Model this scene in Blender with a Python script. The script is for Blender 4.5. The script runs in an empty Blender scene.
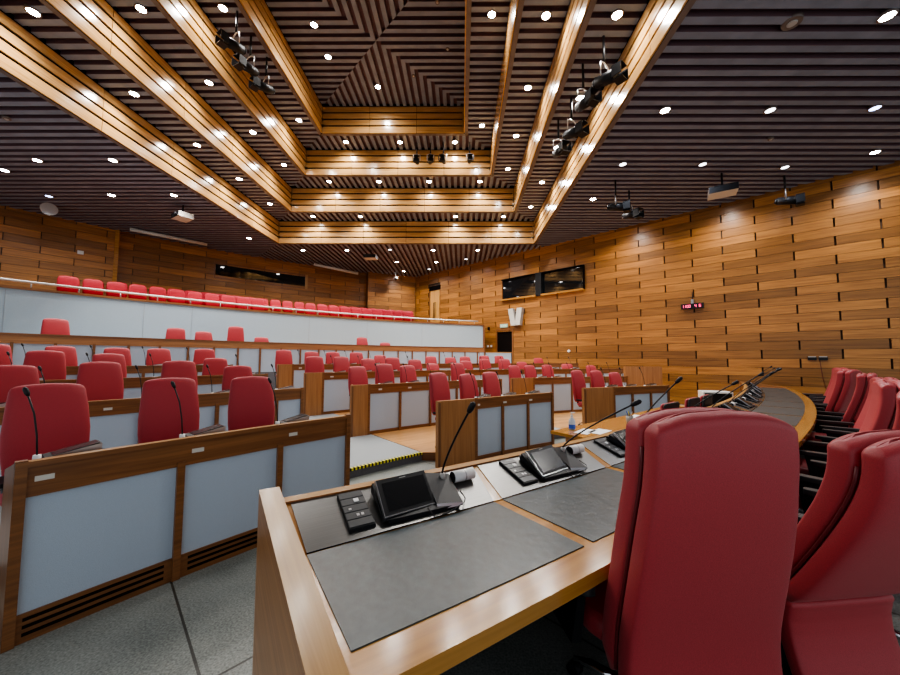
import bpy, bmesh, math, random
from mathutils import Vector, Matrix
random.seed(7)
S = bpy.context.scene
COL = S.collection
sin, cos, rad, deg, pi = math.sin, math.cos, math.radians, math.degrees, math.pi

# ------------------------------------------------------------------ materials
def new_mat(name):
    m = bpy.data.materials.new(name); m.use_nodes = True
    nt = m.node_tree; b = nt.nodes['Principled BSDF']
    return m, nt, b
def nd(nt, t, **kw):
    n = nt.nodes.new(t)
    for k, v in kw.items():
        if k in n.inputs.keys(): n.inputs[k].default_value = v
        else: setattr(n, k, v)
    return n
def mat(name, col, rough=.5, metal=0, noise=0, nscale=40, bump=0, spec=.5, coat=0, emit=None, es=0):
    m, nt, b = new_mat(name)
    b.inputs['Roughness'].default_value = rough; b.inputs['Metallic'].default_value = metal
    b.inputs['Specular IOR Level'].default_value = spec
    b.inputs['Coat Weight'].default_value = coat
    c = (*col, 1)
    b.inputs['Base Color'].default_value = c
    tc = nd(nt, 'ShaderNodeTexCoord')
    no = nd(nt, 'ShaderNodeTexNoise', Scale=nscale, Detail=4.0)
    nt.links.new(tc.outputs['Object'], no.inputs['Vector'])
    r = nd(nt, 'ShaderNodeValToRGB')
    r.color_ramp.elements[0].color = (*[x*(1-noise) for x in col], 1); r.color_ramp.elements[0].position = .3
    r.color_ramp.elements[1].color = (*[min(1, x*(1+noise)) for x in col], 1); r.color_ramp.elements[1].position = .7
    nt.links.new(no.outputs['Fac'], r.inputs['Fac']); nt.links.new(r.outputs['Color'], b.inputs['Base Color'])
    if bump:
        bp = nd(nt, 'ShaderNodeBump', Strength=bump, Distance=.01)
        nt.links.new(no.outputs['Fac'], bp.inputs['Height']); nt.links.new(bp.outputs['Normal'], b.inputs['Normal'])
    if emit:
        b.inputs['Emission Color'].default_value = (*emit, 1); b.inputs['Emission Strength'].default_value = es
    return m
def wood(name, dark, light, rough=.3, var=.35, gs=(1.3, 26.), coat=.0, spec=.5):
    """grain runs along U of the UV map (metres); the face attribute rnd shifts tone per board"""
    m, nt, b = new_mat(name); L = nt.links.new
    uv = nd(nt, 'ShaderNodeUVMap', uv_map='UVMap')
    at = nd(nt, 'ShaderNodeAttribute', attribute_name='rnd')
    mp = nd(nt, 'ShaderNodeMapping'); mp.inputs['Scale'].default_value = (gs[0], gs[1], 1)
    L(uv.outputs['UV'], mp.inputs['Vector'])
    cm = nd(nt, 'ShaderNodeCombineXYZ'); ml = nd(nt, 'ShaderNodeMath', operation='MULTIPLY'); ml.inputs[1].default_value = 37.
    L(at.outputs['Fac'], ml.inputs[0]); L(ml.outputs[0], cm.inputs['Z']); L(ml.outputs[0], cm.inputs['X'])
    ad = nd(nt, 'ShaderNodeVectorMath', operation='ADD'); L(mp.outputs[0], ad.inputs[0]); L(cm.outputs[0], ad.inputs[1])
    no = nd(nt, 'ShaderNodeTexNoise', Scale=1.0, Detail=6.0, Roughness=.6, Distortion=.6); L(ad.outputs[0], no.inputs['Vector'])
    r = nd(nt, 'ShaderNodeValToRGB')
    r.color_ramp.elements[0].color = (*dark, 1); r.color_ramp.elements[0].position = .3
    r.color_ramp.elements[1].color = (*light, 1); r.color_ramp.elements[1].position = .68
    L(no.outputs['Fac'], r.inputs['Fac'])
    mr = nd(nt, 'ShaderNodeMapRange'); mr.inputs['To Min'].default_value = 1-var; mr.inputs['To Max'].default_value = 1+var*.45
    L(at.outputs['Fac'], mr.inputs['Value'])
    hs = nd(nt, 'ShaderNodeHueSaturation'); L(r.outputs['Color'], hs.inputs['Color']); L(mr.outputs[0], hs.inputs['Value'])
    L(hs.outputs['Color'], b.inputs['Base Color'])
    b.inputs['Roughness'].default_value = rough; b.inputs['Coat Weight'].default_value = coat; b.inputs['Coat Roughness'].default_value = .15
    b.inputs['Specular IOR Level'].default_value = spec
    return m
M = {}
M['wall'] = wood('wall veneer', (.235, .092, .022), (.475, .212, .056), .34, .42, (1.0, 22.))
M['desk'] = wood('desk veneer', (.15, .058, .02), (.30, .125, .042), .35, .2, (1.2, 30.))
M['deskside'] = wood('desk end veneer', (.29, .125, .042), (.44, .21, .08), .35, .1, (1.2, 34.))
M['top'] = wood('honey veneer', (.36, .155, .030), (.56, .28, .068), .2, .12, (1.2, 24.), .5)
M['board'] = wood('pale end board veneer', (.35, .175, .050), (.52, .30, .105), .28, .1, (1.2, 24.), .2)
M['fascia'] = wood('coffer veneer', (.42, .215, .068), (.63, .38, .155), .2, .12, (1.0, 24.), .35)
M['parquet'] = wood('parquet', (.50, .24, .08), (.72, .40, .16), .3, .25, (1.0, 18.))
M['door'] = wood('door veneer', (.50, .24, .06), (.68, .36, .11), .35, .1)
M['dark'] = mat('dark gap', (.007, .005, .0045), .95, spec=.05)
M['slat'] = mat('ceiling slat', (.20, .225, .285), .6, noise=.15, nscale=3)
M['slatside'] = mat('ceiling slat side', (.125, .068, .080), .7)
M['back'] = mat('ceiling void', (.13, .070, .082), .8)
M['under'] = mat('coffer underside', (.16, .125, .11), .5, noise=.15, nscale=4)
M['panel'] = mat('pale blue grey cloth panel', (.44, .52, .61), .85, noise=.05, nscale=260, bump=.15, spec=.2)
M['parapet'] = mat('parapet cloth', (.40, .49, .56), .85, noise=.05, nscale=60, spec=.2)
M['red'] = mat('red upholstery', (.36, .034, .044), .55, noise=.18, nscale=420, bump=.12, spec=.35)
M['red2'] = mat('bright red upholstery', (.36, .008, .022), .6, noise=.15, nscale=300, spec=.3)
M['leather'] = mat('red leather', (.36, .036, .044), .46, noise=.14, nscale=300, bump=.1, spec=.45)
for k_ in ('leather', 'red'):
    p_ = M[k_].node_tree.nodes['Principled BSDF']; p_.inputs['Sheen Weight'].default_value = .14; p_.inputs['Sheen Tint'].default_value = (1, .55, .55, 1)
M['pipe'] = mat('dark red piping', (.12, .006, .01), .5)
M['black'] = mat('black plastic', (.010, .010, .012), .46, noise=.1, nscale=60, spec=.3)
M['blackm'] = mat('black satin arm', (.030, .031, .034), .35)
M['glass'] = mat('dark glass', (.008, .010, .012), .04, spec=.8)
M['screen'] = mat('unit screen', (.012, .012, .013), .22, spec=.4)
M['silver'] = mat('silver edge', (.50, .50, .51), .28, .9)
M['railm'] = mat('pale rail metal', (.62, .60, .56), .35, .3)
M['chrome'] = mat('chrome', (.7, .7, .72), .12, 1)
M['white'] = mat('white plastic', (.78, .78, .76), .4)
M['offw'] = mat('grey plastic', (.42, .40, .37), .5)
M['paper'] = mat('white paper', (.85, .86, .88), .7)
M['plate'] = mat('pale name plate', (.62, .60, .54), .4)
M['bluegel'] = mat('blue gel', (.03, .10, .55), .2)
M['clear'] = mat('clear bottle', (.62, .70, .78), .12)
M['green'] = mat('exit green', (.30, .55, .40), .5, emit=(.35, .8, .5), es=.25)
M['redled'] = mat('red led', (.6, .02, .05), .4, emit=(1, .05, .20), es=2.2)
M['lens'] = mat('lamp lens', (1, 1, 1), .3, emit=(1, .985, .95), es=90)
M['lensb'] = mat('cool lamp lens', (1, 1, 1), .3, emit=(.45, .58, 1), es=7)
M['lensd'] = mat('dim lamp lens', (1, 1, 1), .3, emit=(.9, .95, 1), es=5)
M['carpet'] = mat('grey carpet', (.34, .36, .37), .9, noise=.15, nscale=300, bump=.2, spec=.1)
M['riser'] = mat('dark riser stone', (.13, .135, .15), .7, noise=.35, nscale=160)
M['yellow'] = mat('yellow nosing', (.75, .68, .06), .5)
M['pad'] = mat('grey desk leather', (.044, .062, .070), .30, noise=.25, nscale=26, bump=.12, spec=.5)
M['padfar'] = M['pad']
def steel_mat():
    m, nt, b = new_mat('brushed steel'); L = nt.links.new
    uv = nd(nt, 'ShaderNodeUVMap', uv_map='UVMap'); mp = nd(nt, 'ShaderNodeMapping'); mp.inputs['Scale'].default_value = (2, 300, 1)
    no = nd(nt, 'ShaderNodeTexNoise', Scale=1., Detail=3.); L(uv.outputs['UV'], mp.inputs[0]); L(mp.outputs[0], no.inputs['Vector'])
    r = nd(nt, 'ShaderNodeValToRGB'); r.color_ramp.elements[0].color = (.14, .14, .139, 1); r.color_ramp.elements[1].color = (.25, .247, .24, 1)
    L(no.outputs['Fac'], r.inputs['Fac']); L(r.outputs[0], b.inputs['Base Color'])
    b.inputs['Metallic'].default_value = .95; b.inputs['Roughness'].default_value = .3
    return m
M['steel'] = steel_mat()
M['gap'] = mat('brown gap', (.050, .024, .011), .8)
M['joint'] = mat('parapet joint', (.33, .37, .42), .8)
def floor_mat():
    m, nt, b = new_mat('terrazzo floor'); L = nt.links.new
    tc = nd(nt, 'ShaderNodeTexCoord')
    n1 = nd(nt, 'ShaderNodeTexNoise', Scale=2.2, Detail=6.); L(tc.outputs['Object'], n1.inputs['Vector'])
    n2 = nd(nt, 'ShaderNodeTexNoise', Scale=90., Detail=3.); L(tc.outputs['Object'], n2.inputs['Vector'])
    mx = nd(nt, 'ShaderNodeMath', operation='MULTIPLY_ADD'); mx.inputs[1].default_value = .7; L(n2.outputs['Fac'], mx.inputs[0])
    m2 = nd(nt, 'ShaderNodeMath', operation='MULTIPLY'); m2.inputs[1].default_value = .45; L(n1.outputs['Fac'], m2.inputs[0]); L(m2.outputs[0], mx.inputs[2])
    r = nd(nt, 'ShaderNodeValToRGB'); r.color_ramp.elements[0].color = (.085, .097, .090, 1); r.color_ramp.elements[0].position = .38
    r.color_ramp.elements[1].color = (.32, .335, .31, 1); r.color_ramp.elements[1].position = .78
    L(mx.outputs[0], r.inputs['Fac'])
    mp = nd(nt, 'ShaderNodeMapping'); mp.inputs['Rotation'].default_value = (0, 0, rad(43.1)); mp.inputs['Location'].default_value = (.5, -0.388, 0)
    L(tc.outputs['Object'], mp.inputs[0])
    br = nd(nt, 'ShaderNodeTexBrick', offset=0.0, Scale=1.0); br.inputs['Brick Width'].default_value = 1.5; br.inputs['Row Height'].default_value = 1.5
    br.inputs['Mortar Size'].default_value = .007; br.inputs['Color1'].default_value = (1, 1, 1, 1); br.inputs['Color2'].default_value = (1, 1, 1, 1); br.inputs['Mortar'].default_value = (.25, .22, .2, 1)
    L(mp.outputs[0], br.inputs['Vector'])
    mm = nd(nt, 'ShaderNodeMix', data_type='RGBA', blend_type='MULTIPLY'); mm.inputs[0].default_value = 1
    L(r.outputs[0], mm.inputs[6]); L(br.outputs['Color'], mm.inputs[7]); L(mm.outputs[2], b.inputs['Base Color'])
    b.inputs['Roughness'].default_value = .42
    return m
M['floor'] = floor_mat()

# ------------------------------------------------------------------ mesh builder
class MB:
    def __init__(s): s.v = []; s.f = []; s.m = []; s.uv = []; s.r = []; s.mats = []; s.sm = []
    def mi(s, m):
        if isinstance(m, str): m = M[m]
        if m not in s.mats: s.mats.append(m)
        return s.mats.index(m)
    def face(s, pts, m, uvs=None, rnd=.5, smooth=False):
        n = len(s.v); s.v += [tuple(p) for p in pts]; s.f.append(tuple(range(n, n+len(pts)))); s.m.append(s.mi(m))
        if uvs is None:
            a = Vector(pts[1])-Vector(pts[0]); b = Vector(pts[-1])-Vector(pts[0])
            if a.length >= b.length:
                uvs = [(0, 0), (a.length, 0), (a.length, b.length), (0, b.length)][:len(pts)] if len(pts) <= 4 else [(p[0], p[1]) for p in pts]
            else:
                uvs = [(0, 0), (0, a.length), (b.length, a.length), (b.length, 0)][:len(pts)] if len(pts) <= 4 else [(p[0], p[1]) for p in pts]
        s.uv.append(uvs); s.r.append(rnd); s.sm.append(smooth)
    def hexa(s, p, m, rnd=.5, mats=None, skip=()):
        """p: 8 corners, bottom 0-3 ccw, top 4-7; mats: bottom, top, then 4 sides"""
        q = [(3, 2, 1, 0), (4, 5, 6, 7), (0, 1, 5, 4), (1, 2, 6, 5), (2, 3, 7, 6), (3, 0, 4, 7)]
        for i, idx in enumerate(q):
            if i in skip: continue
            s.face([p[j] for j in idx], (mats[i] if mats else m), rnd=rnd)
    def box(s, c, size, m, rot=0, rnd=.5, mats=None, T=None):
        x, y, z = [a/2 for a in size]; cr, sr = cos(rot), sin(rot); P = []
        for zz in (-z, z):
            for xx, yy in ((-x, -y), (x, -y), (x, y), (-x, y)):
                v = Vector((c[0]+xx*cr-yy*sr, c[1]+xx*sr+yy*cr, c[2]+zz))
                P.append(T @ v if T else v)
        s.hexa(P, m, rnd, mats)
    def cyl(s, a, b, r0, r1, m, n=12, caps=True, smooth=True, mcap=None):
        a = Vector(a); b = Vector(b); d = (b-a).normalized(); u = d.orthogonal().normalized(); w = d.cross(u)
        A = [a+(u*cos(2*pi*i/n)+w*sin(2*pi*i/n))*r0 for i in range(n)]; B = [b+(u*cos(2*pi*i/n)+w*sin(2*pi*i/n))*r1 for i in range(n)]
        for i in range(n):
            j = (i+1) % n; s.face([A[i], A[j], B[j], B[i]], m, smooth=smooth)
        if caps:
            s.face(A[::-1], mcap or m, uvs=[(0, 0)]*n); s.face(B, mcap or m, uvs=[(0, 0)]*n)
    def tube(s, pts, r, m, n=8):
        pts = [Vector(p) for p in pts]; rings = []
        rr = r if isinstance(r, (list, tuple)) else [r]*len(pts)
        up = None
        for i, p in enumerate(pts):
            d = (pts[min(i+1, len(pts)-1)]-pts[max(i-1, 0)]).normalized()
            if up is None: up = d.orthogonal().normalized()
            u = (up-d*up.dot(d)).normalized(); up = u; w = d.cross(u)
            rings.append([p+(u*cos(2*pi*k/n)+w*sin(2*pi*k/n))*rr[i] for k in range(n)])
        for i in range(len(rings)-1):
            for k in range(n):
                j = (k+1) % n; s.face([rings[i][k], rings[i][j], rings[i+1][j], rings[i+1][k]], m, smooth=True)
        s.face(rings[0][::-1], m, uvs=[(0, 0)]*n); s.face(rings[-1], m, uvs=[(0, 0)]*n)
    def grid(s, rows, m, closed=True, cap0=True, cap1=True, uvf=1):
        """rows: list of rings of points, smooth"""
        n = len(rows[0])
        for i in range(len(rows)-1):
            for k in range(n if closed else n-1):
                j = (k+1) % n; s.face([rows[i][k], rows[i][j], rows[i+1][j], rows[i+1][k]], m, smooth=True)
        if cap0: s.face(rows[0][::-1], m, uvs=[(0, 0)]*n)
        if cap1: s.face(rows[-1], m, uvs=[(0, 0)]*n)
    def sweep(s, F, s0, s1, d0, d1, z0, z1, m, n, rnd=.5, mats=None, z1b=None, z0b=None):
        """curved bar: F(s,d,z) -> point; z1b top height at d1"""
        zb = z1 if z1b is None else z1b; z0b = z0 if z0b is None else z0b
        mm = mats or [m]*6
        for i in range(n):
            a = s0+(s1-s0)*i/n; b = s0+(s1-s0)*(i+1)/n
            A = [F(a, d0, z0), F(a, d1, z0b), F(a, d1, zb), F(a, d0, z1)]; B = [F(b, d0, z0), F(b, d1, z0b), F(b, d1, zb), F(b, d0, z1)]
            la = (Vector(A[0])-Vector(B[0])).length; u0 = i*la; u1 = u0+la
            for (p, q, mi, v0, v1) in ((0, 1, 0, 0, abs(d1-d0)), (1, 2, 4, z0, zb), (2, 3, 1, 0, abs(d1-d0)), (3, 0, 2, z1, z0)):
                s.face([A[p], B[p], B[q], A[q]], mm[mi], uvs=[(u0, v0), (u1, v0), (u1, v1), (u0, v1)], rnd=rnd)
            if i == 0: s.face([A[0], A[1], A[2], A[3]], mm[5], rnd=rnd)
            if i == n-1: s.face([B[3], B[2], B[1], B[0]], mm[3], rnd=rnd)
    def build(s, name, parent=None, kind=None, weld=False, local=False):
        me = bpy.data.meshes.new(name)
        off = Vector((0, 0, 0))
        if parent is not None and not local:
            p = parent
            while p is not None: off += p.location; p = p.parent
        me.from_pydata([tuple(Vector(v)-off) for v in s.v], [], s.f)
        for m in s.mats: me.materials.append(m)
        me.polygons.foreach_set('material_index', s.m); me.polygons.foreach_set('use_smooth', s.sm)
        ul = me.uv_layers.new(name='UVMap'); flat = [c for f in s.uv for p in f for c in p]; ul.data.foreach_set('uv', flat)
        at = me.attributes.new('rnd', 'FLOAT', 'FACE'); at.data.foreach_set('value', s.r)
        if weld or any(s.sm):
            bm = bmesh.new(); bm.from_mesh(me); bmesh.ops.remove_doubles(bm, verts=bm.verts, dist=1e-5)
            bmesh.ops.recalc_face_normals(bm, faces=bm.faces); bm.to_mesh(me); bm.free()
        me.update()
        o = bpy.data.objects.new(name, me); COL.objects.link(o)
        if parent is not None: o.parent = parent
        if kind: o['kind'] = kind
        return o
def bevel(o, w=.006, seg=2):
    b = o.modifiers.new('bevel', 'BEVEL'); b.width = w; b.segments = seg; b.limit_method = 'ANGLE'; b.angle_limit = rad(40); return o
def thing(name, label, cat, loc=(0, 0, 0), rotz=0, group=None):
    o = bpy.data.objects.new(name, None); COL.objects.link(o); o.location = loc; o.rotation_euler = (0, 0, rotz); o.empty_display_size = .1
    o['label'] = label; o['category'] = cat
    if group: o['group'] = group
    return o
def tag(o, label, cat, group=None):
    o['label'] = label; o['category'] = cat
    if group: o['group'] = group
    return o
def dup(root, loc, rotz, label, group=None, tilt=None):
    r = root.copy(); COL.objects.link(r); r.location = loc; r.rotation_euler = (0, 0, rotz) if tilt is None else tilt
    r['label'] = label
    if group: r['group'] = group
    for ch in list(root.children):
        c = ch.copy(); COL.objects.link(c); c.parent = r
        for g in list(ch.children):
            d = g.copy(); COL.objects.link(d); d.parent = c
    return r
NTH = 'first second third fourth fifth sixth seventh eighth ninth tenth eleventh twelfth thirteenth fourteenth fifteenth sixteenth seventeenth eighteenth nineteenth twentieth twenty-first twenty-second twenty-third twenty-fourth twenty-fifth twenty-sixth twenty-seventh twenty-eighth twenty-ninth thirtieth'.split()

# ------------------------------------------------------------------ layout (metres)
OX, OY = 9.1, -5.6                       # centre of the curved seating
def PO(R, a, z=0): return Vector((OX+R*cos(rad(a)), OY+R*sin(rad(a)), z))
WP, WQ = Vector((-3.2, 21.2)), Vector((11.0, 8.8))
WD = (WQ-WP).normalized(); WN = Vector((-WD.y, WD.x))      # WN points out of the room? fixed below
if WN.dot(-WP) > 0: pass
else: WN = -WN                           # WN points into the room
def PW(s, z, off=0):                     # point on the right-hand wall; off = distance into the room
    p = WP+WD*s+WN*off; return Vector((p.x, p.y, z))
CX, CY, SH = -2.39, 9.0, .028            # coffer centre, slight skew
def PC(u, v, z): return Vector((CX+u, CY+v+SH*u, z))
HALF = [5.50, 4.49, 3.46, 2.47]; ZL = [6.5, 7.46, 8.42, 9.38, 10.34]

# ------------------------------------------------------------------ floor and tiers
b = MB(); b.face([(-19, -2, 0), (16, -2, 0), (16, 26, 0), (-19, 26, 0)], 'floor', uvs=[(0, 0)]*4); b.face([(-19, -2, -.1), (-19, 26, -.1), (16, 26, -.1), (16, -2, -.1)], 'floor', uvs=[(0, 0)]*4)
b.build('floor', kind='structure')
def ring_sector(name, R0, R1, a0, a1, z0, z1, topm, sidem, planks=False):
    b = MB(); n = max(2, int(abs(a1-a0)/1.2))
    F = lambda a, d, z: PO(d, a, z)
    if planks:
        k = int((R1-R0)/.14)
        for i in range(k):
            r0 = R0+(R1-R0)*i/k; r1 = R0+(R1-R0)*(i+1)/k
            b.sweep(F, a0, a1, r0, r1, z1-.02, z1, topm, n, rnd=random.random())
        b.sweep(F, a0, a1, R0+.002, R1, z0, z1-.02, sidem, n)
    else:
        b.sweep(F, a0, a1, R0, R1, z0, z1, sidem, n, mats=[sidem, topm, sidem, sidem, sidem, sidem])
    return b.build(name, kind='structure')
# front platform of the middle bank with its cut corner at the aisle
AL, AR = 137.9, 131.9                    # left aisle
b = MB()
pts = [PO(14.08, 122.6), PO(14.08, 125), PO(14.08, 127.5), PO(14.02, 129.45), PO(14.5, 131.85), PO(16.6, 131.85)]+[PO(16.6, a) for a in (129.5, 127, 125, 122.6)]
def prism(b, pts, z0, z1, topm, sidem, axis=None):
    n = len(pts); T = [Vector((p.x, p.y, z1)) for p in pts]; B = [Vector((p.x, p.y, z0)) for p in pts]
    b.face(T, topm, uvs=[(p.x*.8+p.y*.6, -p.x*.6+p.y*.8) for p in pts])
    for i in range(n): b.face([B[i], B[(i+1) % n], T[(i+1) % n], T[i]], sidem)
prism(b, pts[::-1], 0, .12, 'parquet', 'desk')
b.build('floor_platform', kind='structure')
ring_sector('floor_platform', 14.08, 16.6, 119.3, 95.5, 0, .12, 'parquet', 'desk', True)
ring_sector('floor_platform', 14.5, 16.6, 152, AL, 0, .12, 'carpet', 'riser')
ring_sector('aisle_step', 14.5, 16.6, AL-.01, AR+.01, 0, .12, 'carpet', 'riser')
ring_sector('aisle_step', 14.3, 16.6, 122.58, 119.32, 0, .12, 'carpet', 'riser')
for (R0, R1, z, am) in ((16.6, 18.4, .28, 99.2), (18.4, 20.1, .44, 102.5), (20.1, 21.3, .6, 105), (21.3, 23.5, 1.12, 108.6)):
    ring_sector('floor_platform', R0, R1, 152, AL, 0, z, 'carpet', 'riser')
    ring_sector('aisle_step', R0, R1, AL-.01, AR+.01, 0, z, 'carpet', 'riser')
    ring_sector('floor_platform', R0, R1, AR, am, 0, z, 'parquet', 'desk')
# nosing strips (yellow and black studs)
def nosing(R, a0, a1, z, n):
    b = MB()
    for i in range(n):
        x0 = a0+(a1-a0)*i/n; x1 = a0+(a1-a0)*(i+1)/n
        b.sweep(lambda a, d, zz: PO(d, a, zz), x0, x1, R-.015, R+.03, z-.03, z+.004, 'yellow' if i % 2 else 'black', 1)
    o = b.build('trim_1'); o['kind'] = 'structure'; return o
nosing(14.5, AL, AR, .12, 58); nosing(14.3, 122.5, 119.4, .12, 30).name = 'trim_2'
nosing(16.6, AL, AR, .28, 56).name = 'trim_3'
# gallery slab
b = MB(); pts = [PO(23.6, 152-i*2.1) for i in range(21)]+[PW(3.9, 0, .02), PW(.1, 0, .02)]+[PO(29.3, 114.5+i*2.5) for i in range(16)]
prism(b, pts[::-1], 2.75, 2.9, 'desk', 'desk'); b.build('floor_platform', kind='structure')
for r, z in ((25.9, 3.15), (27.3, 3.4)):
    ring_sector('floor_platform', r, 28.9, 150, 120.6, 2.9, z, 'desk', 'desk')

# ------------------------------------------------------------------ walls
def sub(iv, cuts):
    out = [iv]
    for c0, c1 in cuts:
        nw = []
        for a, c in out:
            if c1 <= a or c0 >= c: nw.append((a, c)); continue
            if c0-a > .04: nw.append((a, c0))
            if c-c1 > .04: nw.append((c1, c))
        out = nw
    return out
RH = .2565
def plank_wall(name, F, s_lo, s_hi, z_lo, z_hi, openings, col0, pitch=.803, back=.06, nseg=1, gp=.02):
    """F(s,z,off): planks 1.6 m long in running bond, dark joints"""
    b = MB(); i0 = int((z_lo-4.23)/RH)-1
    for i in range(i0, 60):
        zc = 4.23+RH*i; z0 = max(zc-RH/2+.004, z_lo); z1 = min(zc+RH/2-.004, z_hi)
        if z1-z0 < .02: continue
        par = 1 if i % 2 == 0 else 0
        j = int((s_lo-col0)/pitch)-3
        if (j % 2) != par: j += 1
        while True:
            a = col0+pitch*j; c = a+2*pitch; j += 2
            if a > s_hi: break
            a2 = max(a+gp, s_lo); c2 = min(c-gp, s_hi)
            if c2-a2 < .03: continue
            cuts = [(o[0], o[1]) for o in openings if o[2] < zc < o[3]]
            rn = random.random()
            for x0, x1 in sub((a2, c2), cuts):
                n = nseg; 
                for k in range(n):
                    p0 = x0+(x1-x0)*k/n; p1 = x0+(x1-x0)*(k+1)/n
                    fr = [F(p0, z0, 0), F(p1, z0, 0), F(p1, z1, 0), F(p0, z1, 0)]
                    b.face(fr, 'wall', uvs=[(p0, z0), (p1, z0), (p1, z1), (p0, z1)], rnd=rn)
                    b.face([F(p0, z0, -back), F(p1, z0, -back), fr[1], fr[0]], 'desk', rnd=.2); b.face([fr[3], fr[2], F(p1, z1, -back), F(p0, z1, -back)], 'desk', rnd=.2)
                b.face([F(x0, z0, -back), F(x0, z0, 0), F(x0, z1, 0), F(x0, z1, -back)], 'desk', rnd=.1); b.face([F(x1, z0, 0), F(x1, z0, -back), F(x1, z1, -back), F(x1, z1, 0)], 'desk', rnd=.1)
    m = 14
    for k in range(m):
        a = s_lo+(s_hi-s_lo)*k/m; c = s_lo+(s_hi-s_lo)*(k+1)/m
        b.face([F(a, z_lo, -back), F(c, z_lo, -back), F(c, z_hi, -back), F(a, z_hi, -back)], 'gap')
        b.face([F(a, z_lo, -back-.2), F(a, z_hi, -back-.2), F(c, z_hi, -back-.2), F(c, z_lo, -back-.2)], 'dark')
    return b.build(name, kind='structure')
DOORS = [(6.54, 7.44, .9, 2.92), (1.72, 2.66, 2.9, 5.78)]
BOOTH = [(6.88, 10.88, 4.36, 5.34)]
plank_wall('wall_right', lambda s, z, o: PW(s, z, o), -.4, 26.5, 0, 6.6, DOORS+BOOTH, 12.11-.0)
RB = 29.0; k_ = RB*pi/180
def FB(R): return lambda s, z, o: PO(R-o, 150-s/k_, z)
def sa(a): return (150-a)*k_
plank_wall('wall_back', FB(29.1), sa(153), sa(140.85), 2.9, 6.6, [], .35, nseg=2, gp=.012)
WIN = [(sa(134.3), sa(126.5), 5.28, 5.97)]
plank_wall('wall_back', FB(29.4), sa(140.85), sa(120.0), 2.9, 6.6, WIN, .35, nseg=2, gp=.012)
plank_wall('wall_back', FB(28.95), sa(120.0), sa(114.3), 2.9, 6.6, [], .35, nseg=2, gp=.012)
b = MB(); b.face([PO(28.95, 120, 2.9), PO(29.6, 120, 2.9), PO(29.6, 120, 6.6), PO(28.95, 120, 6.6)], 'desk', rnd=.1); b.build('trim_4', kind='structure')
b = MB(); b.sweep(lambda a, d, z: PO(d, a, z), 140.95, 140.7, 29.05, 29.6, 2.9, 6.6, 'top', 1); b.build('trim_5', kind='structure')
# wall below/behind the rows at far left
b = MB(); b.sweep(lambda a, d, z: PO(d, a, z), 153, 108.5, 29.5, 29.7, 0, 2.9, 'dark', 20); b.build('wall_rear', kind='structure')

# parapet of the gallery
t = MB(); F = lambda a, d, z: PO(d, a, z)
t.sweep(F, 152, 110.05, 23.5, 23.62, 1.12, 3.12, 'parapet', 50)
for a in (150, 146.2, 140.3, 137.6, 129, 123.5, 117.5): t.sweep(F, a+.012, a-.012, 23.494, 23.5, 1.12, 3.07, 'joint', 1)
wg = t.build('wall_gallery', kind='structure')
t = MB(); t.sweep(F, 152, 109.95, 23.46, 23.7, 3.10, 3.16, 'desk', 50); t.sweep(F, 110.1, 109.9, 23.46, 23.7, 1.12, 3.1, 'desk', 1)
t.build('trim_6', kind='structure')
t = MB(); t.face([PO(23.6, 110, 1.12), PO(25, 110, 1.12), PO(25, 110, 3.1), PO(23.6, 110, 3.1)], 'deskside'); t.face([PO(23.62, 110.05, 3.1), PO(25, 110.05, 3.1), PO(25, 110.05, 1.1), PO(23.62, 110.05, 1.1)], 'deskside'); t.build('wall_gallery_end', kind='structure')
hr = thing('handrail', 'long pale metal handrail running along the top of the gallery parapet', 'handrail', PO(23.58, 130, 3.13))
t = MB(); t.tube([PO(23.58, 152-i*.9, 3.31) for i in range(47)], .028, 'railm', 8); t.build('rail', hr)
for i in range(22):
    t = MB(); a = 151-i*1.9; t.cyl(PO(23.58, a, 3.15), PO(23.58, a, 3.30), .014, .014, 'silver', 8); t.build('post', hr)

# doors
d1 = MB(); f = DOORS[1]
d1.hexa([PW(f[0], f[2], -.05), PW(f[1], f[2], -.05), PW(f[1], f[2], -.02), PW(f[0], f[2], -.02), PW(f[0], f[3], -.05), PW(f[1], f[3], -.05), PW(f[1], f[3], -.02), PW(f[0], f[3], -.02)], 'desk', .3)
door1 = d1.build('door_1', kind='structure')
for (s0, s1) in ((1.86, 2.22), (2.235, 2.6)):
    q = MB(); q.hexa([PW(s0, 2.9, -.02), PW(s1, 2.9, -.02), PW(s1, 2.9, .02), PW(s0, 2.9, .02), PW(s0, 5.45, -.02), PW(s1, 5.45, -.02), PW(s1, 5.45, .02), PW(s0, 5.45, .02)], 'door'); q.build('door_leaf', door1)
for s0 in (2.17, 2.28):
    q = MB(); q.tube([PW(s0, 3.75, .02), PW(s0, 3.75, .07), PW(s0, 4.75, .07), PW(s0, 4.75, .02)], .018, 'black', 6); q.build('door_handle', door1)
q = MB(); q.hexa([PW(1.74, 5.5, -.03), PW(2.64, 5.5, -.03), PW(2.64, 5.5, .02), PW(1.74, 5.5, .02), PW(1.74, 5.75, -.03), PW(2.64, 5.75, -.03), PW(2.64, 5.75, .02), PW(1.74, 5.75, .02)], 'dark'); q.build('door_head', door1)
q = MB(); f = DOORS[0]
q.face([PW(f[0], f[2], -.04), PW(f[1], f[2], -.04), PW(f[1], f[3], -.04), PW(f[0], f[3], -.04)], 'dark')
door2 = q.build('door_2', kind='structure')
q = MB()
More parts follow.
